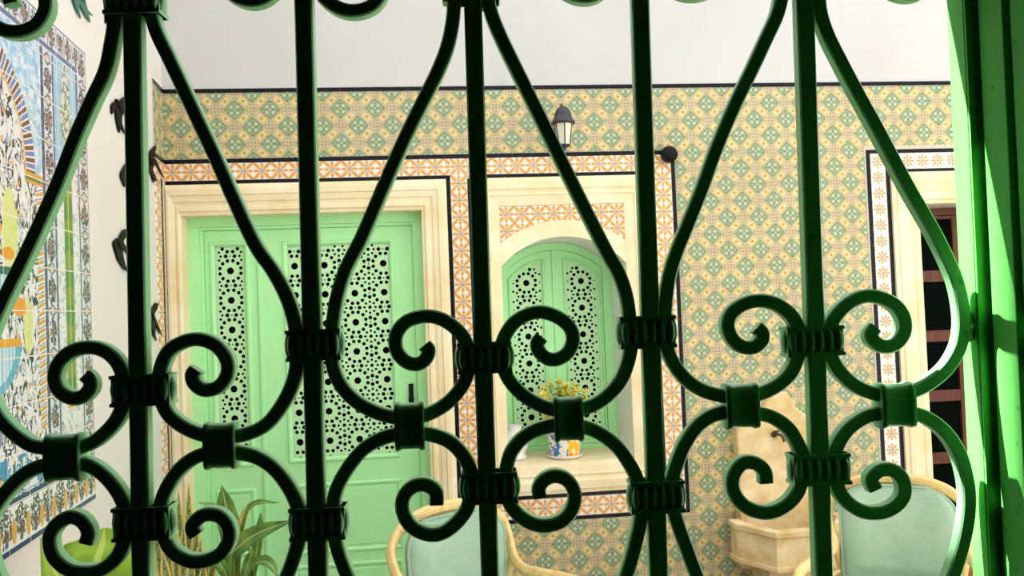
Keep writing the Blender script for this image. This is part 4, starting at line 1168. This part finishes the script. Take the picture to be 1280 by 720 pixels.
LOW = {
 '1R': [(247,668),(242,660),(246,650),(258,642),(274,643),(286,655),(288,672),(278,690),(260,699),(240,700),(220,690),(208,672),(203,650),(204,627),(214,603),(231,581),(253,568),(278,566),(303,566),(325,572),(345,586),(363,610),(374,635),(377,655),(372,682),(361,715),(338,765),(290,872),(240,975),(216,1030),(209,1075)],
 '1L': [(110,678),(113,664),(105,650),(90,645),(74,654),(65,671),(70,694),(88,710),(110,714),(130,710),(148,695),(158,672),(160,650),(157,630),(147,610),(130,591),(110,580),(84,580),(57,581),(33,592),(13,611),(0,628),(-12,650),(-15,676),(-8,705),(8,745),(50,835),(110,960),(150,1030),(166,1075)],
 '3L': [(546,630),(545,614),(533,605),(517,607),(505,620),(504,638),(514,656),(533,666),(553,665),(572,651),(585,632),(590,607),(588,588),(580,570),(563,552),(540,543),(513,541),(482,546),(455,561),(434,587),(421,613),(418,635),(418,655),(422,680),(434,715),(460,770),(510,870),(570,985),(595,1035),(603,1075)],
 '3R': [(675,621),(673,611),(679,600),(692,594),(707,598),(717,612),(717,630),(706,647),(688,655),(668,654),(650,644),(637,628),(632,607),(633,585),(641,561),(660,542),(687,532),(710,531),(739,536),(767,554),(786,579),(796,600),(799,620),(800,645),(792,682),(779,725),(750,790),(705,885),(665,975),(645,1030),(640,1075)],
 '5L': [(956,603),(954,588),(942,578),(926,579),(915,595),(916,614),(929,631),(948,639),(967,638),(985,627),(997,610),(1002,588),(1001,568),(994,551),(983,534),(964,521),(940,516),(900,516),(874,529),(856,553),(845,580),(840,600),(840,620),(844,645),(857,683),(873,725),(905,795),(950,890),(995,985),(1014,1035),(1018,1075)],
 '5R': [(1092,611),(1087,598),(1098,587),(1114,587),(1126,598),(1128,617),(1117,632),(1098,640),(1076,638),(1058,627),(1047,612),(1041,588),(1042,566),(1050,547),(1064,531),(1086,519),(1117,515),(1150,519),(1178,538),(1197,567),(1206,600),(1208,630),(1204,663),(1195,698),(1182,732),(1155,795),(1120,870),(1080,960),(1060,1030),(1055,1075)],
}
for k in LOW: strip(LOW[k])
# unit above: the same scrolls with bars and scrolls swapped
def shift(key, dx, dy, a=0, b=24): return [(x+dx, y+dy) for x, y in LOW[key][a:b]]
for key, dx, dy in (('3L', -225, -664), ('3R', -238, -640), ('3L', 189, -669), ('3R', 185, -662), ('3L', 592, -672), ('3R', -658, -614)):
    strip(shift(key, dx, dy))
# collars: fluted bands round a bar and its two scrolls
def collar(cx, cy, w=74, h=38, ang=0):
    x, z = GL(cx, cy); s = .000586; W_, H_ = w*s, h*s
    m = MB(); dep = .0165; y0 = -dep/2
    m.box((x-W_*.47, y0+.002, z-H_/2), (x+W_*.47, y0+dep, z+H_/2))
    for zz in (z-H_/2+.0013, z+H_/2-.0013): m.box((x-W_*.485, y0+.0004, zz-.0013), (x+W_*.485, y0+dep+.001, zz+.0013))
    n = 6
    for k in range(n):
        xx = x-W_*.47+(k+.5)*W_*.94/n
        m.ell((xx, y0+.0022, z), (W_*.94/n*.46, .0034, H_*.38), 10, 8)
    for sx in (-1, 1): m.ell((x+sx*W_*.47, 0, z), (.0028, .0052, H_*.38), 10, 8)
    o = m.build('collar', MT['iron'], gr)
    return o
for c in ((180, 487, 74, 38), (181, 652, 71, 40), (394, 431, 69, 38), (399, 652, 70, 39), (606, 447, 69, 38), (612, 608, 71, 38), (808, 415, 72, 40), (820, 619, 69, 39), (1015, 426, 74, 37), (1023, 585, 74, 38), (169, 2, 71, 38), (590, -16, 70, 38), (1002, -38, 70, 38), (380, -45, 70, 38), (797, -58, 70, 38)): collar(*c)
# clips joining the scrolls back to back
def clip(cx, cy, w=40, h=58):
    x, z = GL(cx, cy); s = .000586; W_, H_ = w*s, h*s; m = MB(); dep = .019; y0 = -dep/2
    pr = []                                      # section in y,z: a band with round shoulders
    for k in range(20):
        t = 2*PI*k/20; e = .5
        pr.append((math.copysign(abs(math.cos(t))**e, math.cos(t))*dep/2, math.copysign(abs(math.sin(t))**e, math.sin(t))*H_/2))
    ux = [-.5, -.485, -.36, -.3, 0, .3, .36, .485, .5]; sc3 = [.90, 1.0, 1.0, .93, .93, .93, 1.0, 1.0, .90]
    vs = []; fs = []
    for u, f in zip(ux, sc3):
        for (y, q) in pr: vs.append((x+u*W_, y*f, z+q*f))
    for i in range(len(ux)-1):
        for k in range(20):
            k2 = (k+1) % 20; fs.append((i*20+k, i*20+k2, (i+1)*20+k2, (i+1)*20+k))
    fs.append(tuple(range(19, -1, -1))); fs.append(tuple((len(ux)-1)*20+k for k in range(20)))
    m.add(vs, fs, True)
    m.box((x-W_*.42, y0-.0002, z+H_*.13), (x+W_*.42, y0+.002, z+H_*.155))
    m.build('clip', MT['iron'], gr, merge=True)
for c in ((84, 571, 42, 59), (278, 556, 38, 58), (513, 532, 36, 60), (710, 523, 36, 57), (925, 507, 41, 57), (1117, 506, 43, 57)): clip(*c)
for dx, dy, c in ((-225, -664, (513, 532)), (-238, -640, (710, 523)), (189, -669, (513, 532)), (185, -662, (710, 523))): clip(c[0]+dx, c[1]+dy, 38, 58)
# weld lumps where the last scroll meets the frame
wl2 = MB()
for (x, y) in ((1209, 398), (1210, 418), (1210, 600), (-24, 452)):
    a, b_ = GL(x, y); wl2.ell((a, 0, b_), (.004, .004, .006), 8, 6)
wl2.build('weld', MT['iron'], gr)
# ---- window frame (fixed), green painted wood
win = struct(empty('window_2', tuple(G0), -GY)); win['label'] = 'green painted wooden window frame round the grille'
fxr = GL(1213, 360)[0]; fxl = GL(-30, 360)[0]
FB, FF = .0125, -.006
zT, zB = WT-.001, WB+.001
tilt = (GL(1186, 0)[0]-GL(1219, 720)[0])/(GL(1186, 0)[1]-GL(1219, 720)[1])   # the stile leans with the old wall
def stile(x0, x1, y0, y1, name):
    m = MB(); vs = []
    for z in (zB, zT):
        for x, y in ((x0, y0), (x1, y0), (x1, y1), (x0, y1)): vs.append((x+tilt*z, y, z))
    m.add(vs, [(3, 2, 1, 0), (4, 5, 6, 7), (0, 1, 5, 4), (1, 2, 6, 5), (2, 3, 7, 6), (3, 0, 4, 7)])
    return m.build(name, MT['frame'], win, merge=True)
stile(fxr, WR-.006, FF, FB, 'frame_stile')
stile(WL-.01, fxl, FF, FB, 'frame_stile')
stile(fxr+.0005, fxr+.003, FF-.002, FF+.001, 'frame_bead')
MB().box((WL-.018, FF, WT-.03), (WR-.002, FB, WT-.0005)).build('frame_head', MT['frame'], win)
MB().box((WL-.018, FF, WB+.0005), (WR-.002, FB, WB+.03)).build('frame_sill', MT['frame'], win)
# ---- shutter leaf swung open into the room, hinged on the right stile
lfx = GL(1227, 360)[0]-.0005
sh = empty('shutter_leaf', tuple(G0), -GY); tag(sh, 'green painted shutter leaf swung open at right edge of the window', 'shutter')
ye = -.0115
def lbox(x0, x1, y0, y1, z0, z1, name):
    m = MB(); vs = []
    for z in (z0, z1):
        for x, y in ((x0, y0), (x1, y0), (x1, y1), (x0, y1)): vs.append((x+tilt*z, y, z))
    m.add(vs, [(3, 2, 1, 0), (4, 5, 6, 7), (0, 1, 5, 4), (1, 2, 6, 5), (2, 3, 7, 6), (3, 0, 4, 7)])
    return m.build(name, MT['frame'], sh, merge=True, bevel=.0008)
lz0, lz1 = zB+.005, zT-.005
lbox(lfx, lfx+.026, ye-.0255, ye, lz0, lz1, 'stile')
lbox(lfx, lfx+.026, ye-.35, ye-.29, lz0, lz1, 'stile')
lbox(lfx, lfx+.026, ye-.29, ye-.0255, lz1-.07, lz1, 'rail'); lbox(lfx, lfx+.026, ye-.29, ye-.0255, lz0, lz0+.07, 'rail')
lbox(lfx+.0035, lfx+.022, ye-.29, ye-.0285, lz0+.07, lz1-.07, 'panel')
lbox(lfx+.010, lfx+.020, ye-.0285, ye-.0255, lz0+.07, lz1-.07, 'groove_strip')
for z in (lz0+.12, lz1-.12): MB().tube([(lfx+.012+tilt*z, ye+.003, z-.03), (lfx+.012+tilt*z, ye+.003, z+.03)], .004, 8).build('hinge', MT['frame'], sh)
